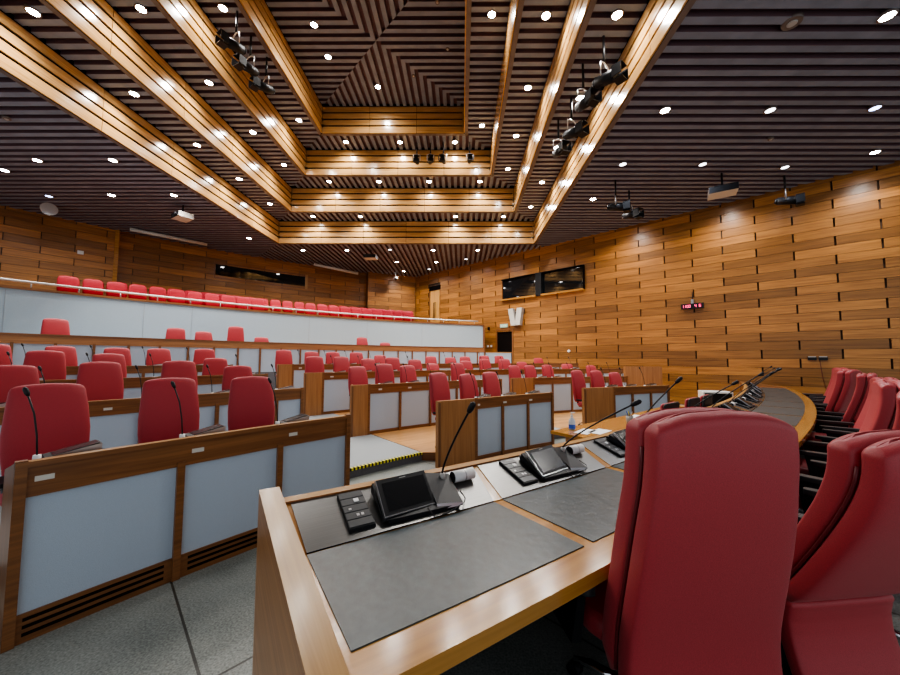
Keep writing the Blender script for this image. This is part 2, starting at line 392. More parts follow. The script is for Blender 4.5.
for (a0, a1, c0, c1) in ((f[0]-.05, f[0]+.02, .9, f[3]), (f[1]-.02, f[1]+.05, .9, f[3]), (f[0]-.05, f[1]+.05, f[3]-.02, f[3]+.05)):
    q.hexa([PW(a0, c0, -.04), PW(a1, c0, -.04), PW(a1, c0, .02), PW(a0, c0, .02), PW(a0, c1, -.04), PW(a1, c1, -.04), PW(a1, c1, .02), PW(a0, c1, .02)], 'desk')
q.build('door_frame', door2)
# booth windows
def wbox(b, s0, s1, z0, z1, o0, o1, m, fn=PW, mats=None):
    b.hexa([fn(s0, z0, o0), fn(s1, z0, o0), fn(s1, z0, o1), fn(s0, z0, o1), fn(s0, z1, o0), fn(s1, z1, o0), fn(s1, z1, o1), fn(s0, z1, o1)], m, mats=mats)
for nm, s0, s1, t0, t1 in (('window_1', 6.9, 8.72, -.03, .06), ('window_2', 9.02, 10.86, -.03, .06)):
    q = MB(); q.face([PW(s0, 4.38, t0), PW(s1, 4.38, t1), PW(s1, 5.32, t1), PW(s0, 5.32, t0)], 'glass'); w = q.build(nm, kind='structure')
    q = MB(); wbox(q, s0-.02, s1+.02, 4.30, 4.38, -.05, .14, 'top'); q.build('window_sill', w)
    q = MB(); wbox(q, s0-.03, s1+.03, 5.31, 5.35, -.05, .09, 'dark'); wbox(q, s1, s1+.05, 4.36, 5.34, -.05, .09, 'dark'); q.build('window_frame', w)
q = MB(); wbox(q, 8.73, 9.02, 4.33, 5.36, -.05, .12, 'black'); q.build('trim_7', kind='structure')
fbw = FB(29.4); q = MB(); s0, s1 = WIN[0][:2]
for k in range(8): 
    x0 = s0+(s1-s0)*k/8; x1 = s0+(s1-s0)*(k+1)/8
    q.face([fbw(x0, 5.28, -.04), fbw(x1, 5.28, -.04), fbw(x1, 5.97, -.04), fbw(x0, 5.97, -.04)], 'glass')
w = q.build('window_3', kind='structure')
q = MB()
for k in range(8):
    x0 = s0+(s1-s0)*k/8; x1 = s0+(s1-s0)*(k+1)/8
    wbox(q, x0, x1, 5.24, 5.29, -.05, .02, 'desk', fbw); wbox(q, x0, x1, 5.95, 6.0, -.05, .02, 'desk', fbw)
wbox(q, s1, s1+.12, 5.24, 6.0, -.05, .03, 'board', fbw); wbox(q, s0-.05, s0, 5.24, 6.0, -.05, .02, 'desk', fbw)
q.build('window_frame', w)

# ------------------------------------------------------------------ ceiling
b = MB(); PIT = .235; SW = .122; SHT = .10
def xr_right(y):                        # room limit on the right for a slat at y
    s = (y-WP.y)/WD.y; return WP.x+WD.x*s+.15
def x_left(y):
    d = 29.35**2-(y-OY)**2; return max(OX-math.sqrt(max(d, 0)), -18.5)
def y_far(x):
    d = 29.35**2-(x-OX)**2; y1 = OY+math.sqrt(max(d, 0)); s = (x-WP.x)/WD.x; y2 = WP.y+WD.y*s+.15
    return min(y1, y2)
mt = ['slat', 'slatside', 'slatside', 'slatside', 'slatside', 'slatside']
def slat(u0, u1, v0, v1, z, e=None):
    """axis aligned in coffer space; e: optional 4 corners in (u,v)"""
    c = e or [(u0, v0), (u1, v0), (u1, v1), (u0, v1)]
    b.hexa([PC(x, y, z) for x, y in c]+[PC(x, y, z+SHT) for x, y in c], 'slat', mats=mt, skip=(1,))
h0 = HALF[0]+.1
v = -11.6
while v < 12:                            # side fields: slats run across the room
    for sg in (1, -1):
        a, c = v, v+SW
        i0, i1 = max(h0, abs(a)), max(h0, abs(c))
        if v < 0: i0 = i1 = (h0 if v > -h0 else 0)
        y = CY+v
        if sg == 1: lim = min(xr_right(y+.1)-CX, 15.5)
        else: lim = CX-x_left(y)
        if lim > max(i0, i1)+.05:
            e = [(sg*i0, a), (sg*lim, a), (sg*lim, c), (sg*i1, c)]
            if sg < 0: e = [e[1], e[0], e[3], e[2]]
            slat(0, 0, 0, 0, ZL[0], e)
    v += PIT
u = -10.5
while u < 10.5:                          # far field: slats run towards the back wall
    a, c = u, u+SW; i0, i1 = max(h0, abs(a)), max(h0, abs(c)); lim = y_far(CX+u+.05)-CY
    if lim > max(i0, i1)+.05: slat(0, 0, 0, 0, ZL[0], [(a, i0), (c, i1), (c, lim), (a, lim)])
    u += PIT
for L in range(1, 5):
    out = HALF[L-1]; inn = HALF[L]+.1 if L < 4 else 0; z = ZL[L]
    v = -out
    while v < out-.02:
        a, c = v, min(v+SW, out)
        i0, i1 = max(inn, abs(a)), max(inn, abs(c))
        for sg in (1, -1):
            if out > max(i0, i1)+.03:
                e = [(sg*i0, a), (sg*out, a), (sg*out, c), (sg*i1, c)]
                if sg < 0: e = [e[1], e[0], e[3], e[2]]
                slat(0, 0, 0, 0, z, e)
                e = [(a, sg*i0), (c, sg*i1), (c, sg*out), (a, sg*out)]
                if sg < 0: e = e[::-1]
                slat(0, 0, 0, 0, z, e)
        v += PIT
# backing
zb = ZL[0]+SHT; B0 = HALF[0]+.06
for (u0, u1, v0, v1) in ((-16.5, 17, B0, 15), (-16.5, -B0, -B0, B0), (B0, 17, -B0, B0), (-16.5, 17, -12, -B0)):
    b.face([PC(u0, v0, zb), PC(u0, v1, zb), PC(u1, v1, zb), PC(u1, v0, zb)], 'back', uvs=[(0, 0)]*4)
for L in range(1, 5):
    o_, i_ = HALF[L-1]+.1, (HALF[L]+.06 if L < 4 else 0); z = ZL[L]+SHT
    for (u0, u1, v0, v1) in ((-o_, o_, i_, o_), (-o_, -i_, -i_, i_), (i_, o_, -i_, i_), (-o_, o_, -o_, -i_)):
        if u1 > u0 and v1 > v0: b.face([PC(u0, v0, z), PC(u0, v1, z), PC(u1, v1, z), PC(u1, v0, z)], 'back', uvs=[(0, 0)]*4)
b.build('ceiling', kind='structure')
# coffer fascias
for L in range(4):
    h = HALF[L]; z0 = ZL[L]-.02; z1 = ZL[L+1]+SHT; q = MB(); ph = (ZL[L+1]-ZL[L])/4
    for side in range(4):
        def FS(t, o, z):                # t along side, o outward
            return [PC(t, h+o, z), PC(-h-o, t, z), PC(t, -h-o, z), PC(h+o, t, z)][side]
        nseg = max(2, round(2*h/1.96))
        for k in range(nseg):
            t0 = -h+2*h*k/nseg+.006; t1 = -h+2*h*(k+1)/nseg-.006
            if side in (0, 2): t0 += .0
            for p in range(4):
                za = z0+.02+ph*p+.03 if p else z0; zz = z0+.02+ph*(p+1)-.03
                P = [FS(t0, 0, za), FS(t1, 0, za), FS(t1, .03, za), FS(t0, .03, za), FS(t0, 0, zz), FS(t1, 0, zz), FS(t1, .03, zz), FS(t0, .03, zz)]
                q.hexa(P, 'fascia', rnd=random.random())
        P = [FS(-h-.1, .035, z0-.01), FS(h+.1, .035, z0-.01), FS(h+.1, .14, z0-.01), FS(-h-.1, .14, z0-.01), FS(-h-.1, .035, z1), FS(h+.1, .035, z1), FS(h+.1, .14, z1), FS(-h-.1, .14, z1)]
        q.hexa(P, 'dark', mats=['under', 'dark', 'dark', 'under', 'under', 'under'])
        for p in range(1, 4):            # corner bolts
            for e in (-1, 1):
                q.box(FS(e*(h-.03), -.03, z0+ph*p), (.05, .05, .05), 'board')
    q.build('trim_%d' % (8+L), kind='structure')

# ------------------------------------------------------------------ downlights
def make_downlight(lens):
    t = thing('downlight', '', 'downlight')
    q = MB(); n = 20
    R0 = [Vector((.105*cos(2*pi*i/n), .105*sin(2*pi*i/n), -.012)) for i in range(n)]; R1 = [Vector((.083*cos(2*pi*i/n), .083*sin(2*pi*i/n), -.012)) for i in range(n)]
    R2 = [Vector((.078*cos(2*pi*i/n), .078*sin(2*pi*i/n), .01)) for i in range(n)]; R3 = [Vector((.105*cos(2*pi*i/n), .105*sin(2*pi*i/n), .04)) for i in range(n)]
    q.grid([R3, R0, R1, R2], 'under', cap0=True, cap1=False); q.build('trim_ring', t, local=True)
    q = MB(); q.face([Vector((.08*cos(-2*pi*i/n), .08*sin(-2*pi*i/n), -.003)) for i in range(n)], lens, uvs=[(0, 0)]*n); q.build('lens', t, local=True)
    return t
def lamp(p, power, col=(1, .93, .82), size=150, r=.07, blend=.8):
    l = bpy.data.lights.new('downlight beam', 'SPOT'); l.energy = power; l.color = col; l.spot_size = rad(size); l.spot_blend = blend; l.shadow_soft_size = r
    o = bpy.data.objects.new('downlight_beam', l); COL.objects.link(o); o.location = p; return o
DL = make_downlight('lens'); DLB = make_downlight('lensb'); DLD = make_downlight('lensd')
used = set()
def put_dl(x, y, z, label, kind='n', power=1.0, group=None):
    pr = {'n': DL, 'b': DLB, 'd': DLD}[kind]
    if id(pr) not in used:
        used.add(id(pr)); pr.location = (x, y, z-.005); pr['label'] = label; pr['group'] = group
    else: dup(pr, (x, y, z-.005), 0, label, group)
    if power: lamp((x, y, z-.05), LP*power, (1, .965, .915) if kind == 'n' else (.8, .87, 1))
LP = 150
g = 'round recessed ceiling downlights'
main = [(6.19, 4.92, 'n', 'nearest in the right ceiling, top right of the photo'), (4.08, 6.76, 'n', 'just right of the outer coffer, bright white'), (8.2, 6.82, 'b', 'bluish, above the near right wall'),
 (6.18, 6.82, 'd', 'dim oval, between the bluish one and coffer'), (7.85, 10.25, 'n', 'behind the large projector on the right'), (9.94, 8.33, 'n', 'hard against the near right wall'), (6.17, 8.74, 'd', 'dim, middle of three dim ones above right wall'),
 (4.13, 8.68, 'd', 'dim, leftmost of three dim ones right of coffer'), (8.39, 8.94, 'd', 'dim, rightmost of three dim ones above right wall'), (4.1, 10.61, 'n', 'right of coffer corner, before the spotlight rig'),
 (5.74, 12.02, 'n', 'hard against the wall under the spotlight rig'), (-10.73, 8.08, 'n', 'left ceiling, second from left edge'), (-8.8, 8.13, 'n', 'left ceiling, third from left edge, beside coffer'),
 (-8.81, 9.99, 'n', 'left ceiling, just above the left projector'), (-12.74, 9.95, 'b', 'bluish, above the far left wall clock'), (-10.72, 9.94, 'n', 'left ceiling, between bluish one and projector'),
 (-8.82, 13.75, 'n', 'above the left end of the booth window'), (-7.29, 15.37, 'n', 'rear ceiling, first behind the coffer corner'), (-5.26, 15.42, 'n', 'rear ceiling, second behind the coffer'),
 (-3.28, 15.41, 'd', 'small dim, beside the rear projector'), (-3.33, 17.43, 'n', 'rear ceiling, right of rear projector'), (-3.29, 19.25, 'n', 'deepest in the rear left corner'),
 (-1.29, 15.52, 'n', 'rear ceiling, fourth behind the coffer'), (-1.29, 17.47, 'n', 'rear ceiling, above the gallery door'), (-1.79, 18.85, 'd', 'small dim, nearest the gallery door'),
 (.74, 15.57, 'n', 'rear ceiling, rightmost bright behind coffer'), (.23, 16.98, 'd', 'small dim, right of gallery door'), (-12.18, 8.5, 'n', 'left ceiling, at the left edge of the photo')]
for x, y, k, tx in main: put_dl(x, y, ZL[0], 'round downlight '+tx, k, 1.0 if k == 'n' else .35, g)
tiers = {1: [(-7.38, 5.34), (-7.38, 7.18), (-7.38, 9.04), (-7.38, 10.86), (-7.37, 12.71), (-6.22, 13.91), (-4.24, 13.96), (-2.24, 14.02), (-.25, 14.09), (1.75, 14.14), (2.71, 13.24), (2.71, 11.36), (2.69, 9.45), (2.7, 7.6), (2.69, 5.7)],
 2: [(-6.35, 6.21), (-6.34, 8.04), (-6.38, 9.94), (-6.34, 11.71), (-5.17, 12.91), (-3.22, 12.96), (-1.27, 13.02), (.72, 13.07), (1.69, 12.2), (1.69, 10.34), (1.69, 8.44), (1.7, 6.59)],
 3: [(-5.37, 7.11), (-5.37, 8.9), (-5.37, 10.76), (-4.2, 11.95), (-2.24, 12.01), (-.24, 12.07), (.69, 11.21), (.69, 7.44)],
 4: [(-3.91, 8.48), (-3.91, 9.45), (-2.72, 10.6)]}
TN = {1: 'lowest coffer ledge', 2: 'second coffer ledge up', 3: 'third coffer ledge up', 4: 'top coffer panel'}
for L, lst in tiers.items():
    cnt = {}
    for x, y in lst:
        side = 'left side' if x < CX-HALF[L-1]+1.3 and y < CY+HALF[L-1]-.9 else ('right side' if x > CX+HALF[L-1]-1.3 and y < CY+HALF[L-1]-.9 else 'far side')
        if L == 4: side = 'left part'
        i = cnt.get(side, 0); cnt[side] = i+1
        wh = {'left side': 'from the front', 'right side': 'from the back', 'far side': 'from the left', 'left part': 'from the front'}[side]
        if (x, y) in ((-7.38, 9.04), (-7.38, 10.86)) and 0: pass
        if L == 1 and (x, y) == (-2.24, 14.02): cnt[side] = i; continue
        if L == 3 and (x, y) == (-5.37, 8.9): cnt[side] = i; continue
        put_dl(x, y, ZL[L], 'downlight on the %s, %s, %s %s' % (TN[L], side, NTH[i], wh), 'n', .8, g)

# ------------------------------------------------------------------ curved desks of the hall
def FO(a, d, z): return PO(d, a, z)
def row_desk(label, R, zt, zb, a0, a1, panels, end_left=None, grille=True, name='curved_desk', depth=.50, plate_at=None, group='curved desk rows facing the dais', zfr=.16, end_right=True, railm='desk'):
    """a0 (left) > a1 (right); panels = list of post angles inside"""
    am = (a0+a1)/2; t = thing(name, label, 'desk', PO(R+.2, am, zb), group=group)
    n = max(2, int((a0-a1)/1.5))
    q = MB(); q.sweep(FO, a0-.1, a1+.1, R+.20, R+depth, zt-.16, zt-.13, 'board', n, mats=['desk', 'board', 'top', 'desk', 'desk', 'desk']); q.build('desktop', t)
    q = MB(); q.sweep(FO, a0-.1, a1+.1, R+.035, R+.20, zt-.16, zt-.035, 'under', n, z1b=zt-.125); q.build('console_strip', t)
    q = MB(); q.sweep(FO, a0, a1, R-.015, R+.04, zt-.03, zt, railm, n, mats=['desk', 'board', 'desk', 'desk', railm, 'desk']); q.build('rail_cap', t)
    q = MB(); q.sweep(FO, a0, a1, R, R+.035, zt-.03-zfr, zt-.03, railm, n, rnd=.5); q.build('top_rail', t)
    zg = zb+(.15 if grille else .06)
    ps = [a0]+panels+[a1]
    wdeg = deg(.022/R)
    for i in range(len(ps)-1):
        x0, x1 = ps[i], ps[i+1]
        q = MB(); q.sweep(FO, x0-wdeg, x1+wdeg, R+.012, R+.03, zg, zt-.03-zfr, 'panel', 2); q.build('front_panel', t)
    q = MB(); q.sweep(FO, a0, a1, R+.002, R+.03, zb+.001, zg, 'desk', n, rnd=.3)
    if grille:
        for k in range(3):
            for i in range(len(ps)-1): q.sweep(FO, ps[i]-3*wdeg, ps[i+1]+3*wdeg, R-.0015, R+.003, zb+.035+k*.038, zb+.052+k*.038, 'dark', 2)
    q.build('plinth_grille' if grille else 'plinth', t)
    for i, x in enumerate(ps):
        x_ = x-wdeg if i == 0 else (x+wdeg if i == len(ps)-1 else x)
        e = i in (0, len(ps)-1)
        q = MB(); q.sweep(FO, x_+wdeg, x_-wdeg, R-.014, R+.03, zb+.001, (zt+.008 if e else zt-.03-zfr+.03), 'desk', 1, rnd=.4); q.build('post', t)
    # side boards under the top
    for a in ((a0, a1) if end_right else (a0,)):
        s_ = 1 if a == a0 else -1
        if end_left and a == a0: continue
        q = MB(); q.sweep(FO, a, a-s_*deg(.03/R), R+.03, R+depth, zb+.001, zt-.005, 'desk', 1, rnd=.6, z1b=zt-.12); q.build('side_board', t)
    if end_left:
        aL, Rl = end_left
        P = [PO(R-.01, a0, 0), PO(R+.05, a0, 0), PO(Rl+.06, aL, 0), PO(Rl, aL, 0)]
        q = MB(); q.hexa([Vector((p.x, p.y, zb+.001)) for p in P]+[Vector((p.x, p.y, zt)) for p in P], 'deskside'); 
        q.build('end_panel', t)
        c1 = PO(Rl, aL); vd = c1.normalized(); u_ = Vector((vd.y, -vd.x, 0)); c2 = c1+vd*(.50 if Rl == 16.12 else .26)+u_*(.03 if Rl < 15 else -.01)
        P = [c1, c1+u_*.035, c2+u_*.035, c2]
        q = MB(); q.hexa([Vector((p.x, p.y, zb+.001)) for p in P]+[Vector((p.x, p.y, zt-.02)) for p in P], 'desk'); q.build('side_board', t)
    if plate_at:
        for a in plate_at:
            q = MB(); w = deg(.036/R); q.sweep(FO, a+w, a-w, R-.006, R+.001, zt-.112, zt-.084, 'plate', 1); q.build('name_plate', t)
    return t
def rng(a, step, stop):
    o = []; a -= step
    while a > stop+step*.4: o.append(a); a -= step
    return o
row_desk('nearest curved desk on the left, three pale panels above a slotted wooden plinth', 13.62, .945, 0, 147.2, 138.5, [144.15, 141.3], plate_at=[146.75, 143.75, 140.85])
row_desk('second curved desk row on the left, just behind the nearest left desk', 16.1, 1.03, .12, 151.5, 136.3, rng(151.5, 2.75, 136.3), plate_at=[144.3, 141.6, 138.9], zfr=.14)
row_desk('third curved desk row on the left', 17.9, 1.2, .28, 151.5, 136.3, rng(151.5, 2.6, 136.3), zfr=.13)
row_desk('fourth curved desk row on the left, in front of the long paneled rear desk', 19.6, 1.36, .44, 151.5, 137.0, rng(151.5, 2.5, 137), zfr=.12)
row_desk('short front desk with three pale panels and a wooden end, centre of the hall', 14.0, .915, 0, 129.46, 122.26, [127.1, 124.75], (132.1, 14.05), grille=False, plate_at=[129.2, 126.9, 124.5], zfr=.13)
row_desk('second-row desk in the middle bank, behind the short front desk', 16.1, 1.03, .12, 132.2, 120.37, [129.76, 127.25, 124.85, 122.6], (133.3, 16.12), grille=False, plate_at=[131.3, 129, 126.7], zfr=.14)
row_desk('third-row desk of the middle bank, running right towards the wall', 17.9, 1.2, .28, 132.8, 101, rng(132.8, 2.2, 101), (134.0, 17.9), grille=False, plate_at=[132.1, 130], zfr=.13)
row_desk('fourth-row desk of the middle bank, just before the long paneled rear desk', 19.6, 1.36, .44, 133.2, 103.6, rng(133.2, 2.1, 103.6), (134.2, 19.6), grille=False, plate_at=[132.6], zfr=.12)
row_desk('right front desk with three pale panels and a wooden left end', 14.0, .955, .0, 115.78, 109.38, [113.6, 111.5], (118.75, 14.05), grille=False, zfr=.13)
row_desk('second-row desk on the right, behind the right front desk', 16.1, 1.04, .12, 117.0, 106, rng(117, 2.2, 106), (119.05, 16.2), grille=False, zfr=.14)
row_desk('long rear desk with honey wood rail and many tall pale panels', 21.3, 1.98, .6, 152, 112.47, rng(152, 1.485, 112.47), grille=False, zfr=.17, end_right=False, railm='deskside')
t = MB(); t.sweep(FO, 112.3, 109.2, 21.33, 21.4, .6, 1.77, 'panel', 2); t.sweep(FO, 112.35, 109.15, 21.32, 21.41, 1.77, 1.8, 'board', 2)
tag(t.build('low_screen'), 'low pale panel at the right end of the long rear desk by the doorway', 'screen')
# partition at the right end of the second row
t = MB(); P = [PO(16.3, 105.6, 0), PO(16.4, 105.6, 0), PO(16.0, 102.6, 0), PO(15.9, 102.6, 0)]
t.hexa([Vector((p.x, p.y, .12)) for p in P]+[Vector((p.x, p.y, 1.3)) for p in P], 'deskside', .2)
tag(t.build('wood_partition'), 'plain wooden partition standing behind the right front desk', 'partition')

# ------------------------------------------------------------------ chairs
def superring(w, d, y0, z, n=24, e=3.5, x0=0):
    o = []
    for i in range(n):
        a = 2*pi*i/n; c, s_ = cos(a), sin(a)
        o.append(Vector((x0+w*math.copysign(abs(c)**(2/e), c), y0+d*math.copysign(abs(s_)**(2/e), s_), z)))
    return o
def cushion(q, prof, m, e=3.5, n=28, dome=0):
    """prof: list of (z, yc, halfwidth, halfdepth)"""
    rows = [superring(w, d, y, z, n, e) for z, y, w, d in prof]; zt = prof[-1][0]
    for r, (z, y, w, d) in zip(rows, prof):
        k_ = max(0, 1-(zt-z)/.25)
        for p in r: p.z -= dome*k_*abs(p.x/.2)**2.2
    q.grid(rows, m)
def round_slab(q, cx, cy, z0, z1, w, d, m, n=28, e=4, r=.025):
    q.grid([superring(w-r, d-r, cy, z0, n, e, cx), superring(w, d, cy, z0+r, n, e, cx), superring(w, d, cy, z1-r, n, e, cx), superring(w-r, d-r, cy, z1, n, e, cx)], m)
def star_base(name_parent, h=.40, mm='chrome', casters=True, r=.29):
    q = MB(); q.cyl((0, 0, .10), (0, 0, h), .028, .028, 'black', 12); q.cyl((0, 0, .07), (0, 0, .14), .045, .04, mm, 12)
    for k in range(5):
        a = 2*pi*k/5+.3; q.tube([(0.03*cos(a), .03*sin(a), .115), (r*.6*cos(a), r*.6*sin(a), .10), (r*cos(a), r*sin(a), .07)], [.02, .017, .013], mm, 8)
    q.build('star_base', name_parent, local=True)
    if casters:
        for k in range(5):
            a = 2*pi*k/5+.3; q = MB(); p = Vector((r*cos(a), r*sin(a), .028)); t_ = Vector((-sin(a), cos(a), 0))
            q.cyl(p-t_*.022, p-t_*.006, .028, .028, 'black', 12); q.cyl(p+t_*.006, p+t_*.022, .028, .028, 'black', 12); q.cyl(p+Vector((0, 0, .02)), p+Vector((0, 0, .05)), .008, .008, 'black', 6)
            q.build('caster', name_parent, local=True)
def hall_chair(casters, mat_='red'):
    t = thing('conference_chair', '', 'chair', group='red chairs behind the curved desks')
    q = MB()  # backrest, origin at its base centre; seat in front (+y)
    pr = [(.50, -.02, .10, .02), (.505, -.02, .175, .035), (.55, -.025, .20, .042), (.70, -.035, .218, .046), (.82, -.045, .220, .046), (1.0, -.07, .207, .042), (1.08, -.09, .199, .038), (1.135, -.102, .193, .034), (1.158, -.108, .184, .024), (1.168, -.11, .165, .010)]
    cushion(q, pr, mat_, 5, dome=.028); bk = q.build('backrest', t, local=True)
    q = MB(); round_slab(q, 0, .22, .42, .50, .235, .235, mat_); q.build('seat', t, local=True)
    q = MB(); q.tube([(0, .12, .40), (0, -.05, .40), (0, -.085, .46), (0, -.085, .62)], .022, 'black', 8); q.build('back_bracket', t, local=True)
    for sx in (-1, 1):
        q = MB(); q.tube([(sx*.2, .2, .41), (sx*.205, .2, .42), (sx*.21, .15, .54)], .014, 'blackm', 8); q.box((sx*.215, .13, .552), (.042, .24, .026), 'black'); q.build('armrest', t, local=True)
    t2 = bpy.data.objects.new('tmp', None)
    for c in ():
        pass
    q = MB(); q.cyl((0, .2, .09), (0, .2, .42), .026, .026, 'black', 10)
    for k in range(5):
        a = 2*pi*k/5+.5; q.tube([(.03*cos(a), .2+.03*sin(a), .11), (.235*cos(a), .2+.235*sin(a), .065)], [.02, .013], 'chrome', 8)
    q.build('star_base', t, local=True)
    for k in range(5):
        a = 2*pi*k/5+.5; p = Vector((.235*cos(a), .2+.235*sin(a), .028)); t_ = Vector((-sin(a), cos(a), 0)); q = MB()
        q.cyl(p-t_*.022, p+t_*.022, .027, .027, 'black', 10); q.build('caster', t, local=True)
    bpy.data.objects.remove(t2)
    return t
HC = hall_chair(True); HC_used = False
CHS = {'nearest row on the left': [1.02, 1.03, 1.02], 'second row on the left': [.98, 1.01, 1.02, .95], 'third row on the left': [1, 1.01, .98, .92], 'fourth row on the left': [.98, .97, .96, .96, .97],
 'short front desk row in the centre': [1, .97, .99], 'second row of the middle bank': [.92, .96, .93, .97], 'third row of the middle bank': [.96, .96, .92, .95, .90, .80, .87, .92, .92, .84, .78],
 'fourth row of the middle bank': [.98, .95, .95, .95, .88, .86, .83, .86, .89, .89, .82], 'right front desk row': [.99, .98, .94], 'second row on the right': [.91, .91, .92, .9], 'row behind the long rear desk': [1.08, 1.03, .98, 1.15, .90, 1.01, .87]}
def put_chair(R, a, z, label, turn=0, grp=None, hs=1):
    global HC_used
    p = PO(R, a, z); rz = rad(a+90+turn)
    if not HC_used:
        HC.location = p; HC.rotation_euler = (0, 0, rz); HC['label'] = label; HC['group'] = grp; HC_used = True; HC.scale = (1, 1, hs)
    else: dup(HC, p, rz, label, grp).scale = (1, 1, hs)
CH = [
 ('nearest row on the left', 14.58, .15, [146.33, 143.5, 140.8], [4, -3, -6]),
 ('second row on the left', 16.85, .29, [146.6, 144.18, 141.44, 138.87], None),
 ('third row on the left', 18.6, .43, [147.9, 145.39, 143.23, 138.61], None),
 ('fourth row on the left', 20.25, .575, [146.7, 144.52, 142.38, 140.52, 138.21], None),
 ('short front desk row in the centre', 14.6, .12, [130.1, 127.7, 125.66], [12, 10, 12]),
 ('second row of the middle bank', 16.8, .23, [131.62, 129.6, 127.6, 122.97], None),
 ('third row of the middle bank', 18.55, .39, [132.56, 130.49, 128.27, 126.18, 124.05, 122.23, 118.77, 116.6, 114.4, 112.3, 106.9], None),
 ('fourth row of the middle bank', 20.25, .56, [133.2, 131.07, 129.41, 127.38, 125.15, 120.0, 117.86, 116.2, 113.96, 112.1, 107.3], None),
 ('right front desk row', 14.6, .12, [116.72, 114.59, 112.48], [14, 12, 14]),
 ('second row on the right', 16.8, .2, [116.97, 115.2, 113.2, 108.0], [12, 12, 12, 14]),
 ('row behind the long rear desk', 22.15, 1.17, [144.43, 138.98, 137.34, 135.36, 133.53, 125.03, 122.72], None),
]
TIER_Z = {'nearest row on the left': .12, 'second row on the left': .28, 'third row on the left': .44, 'fourth row on the left': .6, 'short front desk row in the centre': .12, 'second row of the middle bank': .28,
 'third row of the middle bank': .44, 'fourth row of the middle bank': .6, 'right front desk row': .12, 'second row on the right': .28, 'row behind the long rear desk': 1.12}
for nm, R, z, al, tn in CH:
    zz = TIER_Z[nm]
    for i, a in enumerate(al):
        put_chair(R+(.0), a, zz, 'red upholstered chair in the %s, %s from the left' % (nm, NTH[i]), (tn[i] if tn else random.uniform(-8, 8)), 'red chairs, '+nm, CHS[nm][i])

# gallery seats (tip-up)
def gallery_seat():
    t = thing('gallery_seat', '', 'seat')
    q = MB(); cushion(q, [(.42, 0, .17, .02), (.43, 0, .21, .035), (.60, -.03, .215, .04), (.78, -.06, .212, .040), (.85, -.075, .195, .034), (.885, -.08, .15, .022), (.895, -.08, .10, .010)], 'red2', 5, 20); q.build('backrest', t, local=True)
    q = MB(); cushion(q, [(.38, .10, .17, .02), (.40, .10, .195, .035), (.52, .115, .20, .04), (.60, .12, .195, .032), (.62, .12, .16, .015)], 'red2', 5, 20); q.build('folded_seat', t, local=True)
    q = MB(); q.box((0, .05, .30), (.34, .09, .14), 'black'); q.box((-.17, .04, .12), (.04, .12, .24), 'black'); q.box((.17, .04, .12), (.04, .12, .24), 'black'); q.build('frame', t, local=True)
    return t
GS = gallery_seat(); first = True
def put_gs(R, a, z, label, grp):
    global first
    if first: GS.location = PO(R, a, z); GS.rotation_euler = (0, 0, rad(a+90)); GS['label'] = label; GS['group'] = grp; first = False
    else: dup(GS, PO(R, a, z), rad(a+90), label, grp)
al = [143.66-1.115*i for i in range(24)]; k = 0
for i, a in enumerate(al):
    if 10 < i < 14: continue
    put_gs(24.9, a, 2.9, 'red tip-up seat in the front gallery row, %s from the left' % NTH[k], 'front gallery row seats'); k += 1
for i in range(24):
    a = 141.0-1.06*i
    put_gs(26.4, a, 3.15, 'red tip-up seat in the second gallery row, %s from the left' % NTH[i], 'second gallery row seats')

# ------------------------------------------------------------------ small conference units on the hall desks
def hall_unit():
    t = thing('conference_unit', '', 'microphone unit')
    q = MB(); q.hexa([Vector(p) for p in ((-.03, -.07, -.03), (.20, -.07, -.03), (.20, .07, -.03), (-.03, .07, -.03), (-.03, -.07, .022), (.20, -.07, .065), (.20, .07, .065), (-.03, .07, .022))], 'black', mats=['black', 'black', 'silver', 'black', 'black', 'black']); q.build('base', t, local=True)
    q = MB(); q.hexa([Vector(p) for p in ((.0, -.06, .028), (.19, -.06, .0645), (.19, .06, .0645), (.0, .06, .028), (.0, -.06, .030), (.19, -.06, .068), (.19, .06, .068), (.0, .06, .030))], 'screen'); q.build('screen', t, local=True)
    q = MB(); q.cyl((-.055, 0, -.02), (-.055, 0, .035), .02, .017, 'white', 10); q.tube([(-.055, 0, .03), (-.06, .01, .14), (-.075, .03, .27), (-.10, .06, .37)], .0045, 'black', 6); q.build('gooseneck', t, local=True)
    q = MB(); q.tube([(-.10, .06, .37), (-.104, .064, .385), (-.112, .072, .41), (-.116, .076, .42)], [.007, .012, .012, .006], 'black', 8); q.build('microphone', t, local=True)
    return t
HU = hall_unit(); hu_first = True
def put_unit(R, a, z, label, grp, flip=1):
    global hu_first; z -= .035; R -= .0
    if hu_first:
        HU.location = PO(R, a, z); HU.rotation_euler = (0, 0, rad(a-90)); HU['label'] = label; HU['group'] = grp; hu_first = False
    else: dup(HU, PO(R, a, z), rad(a-90), label, grp)
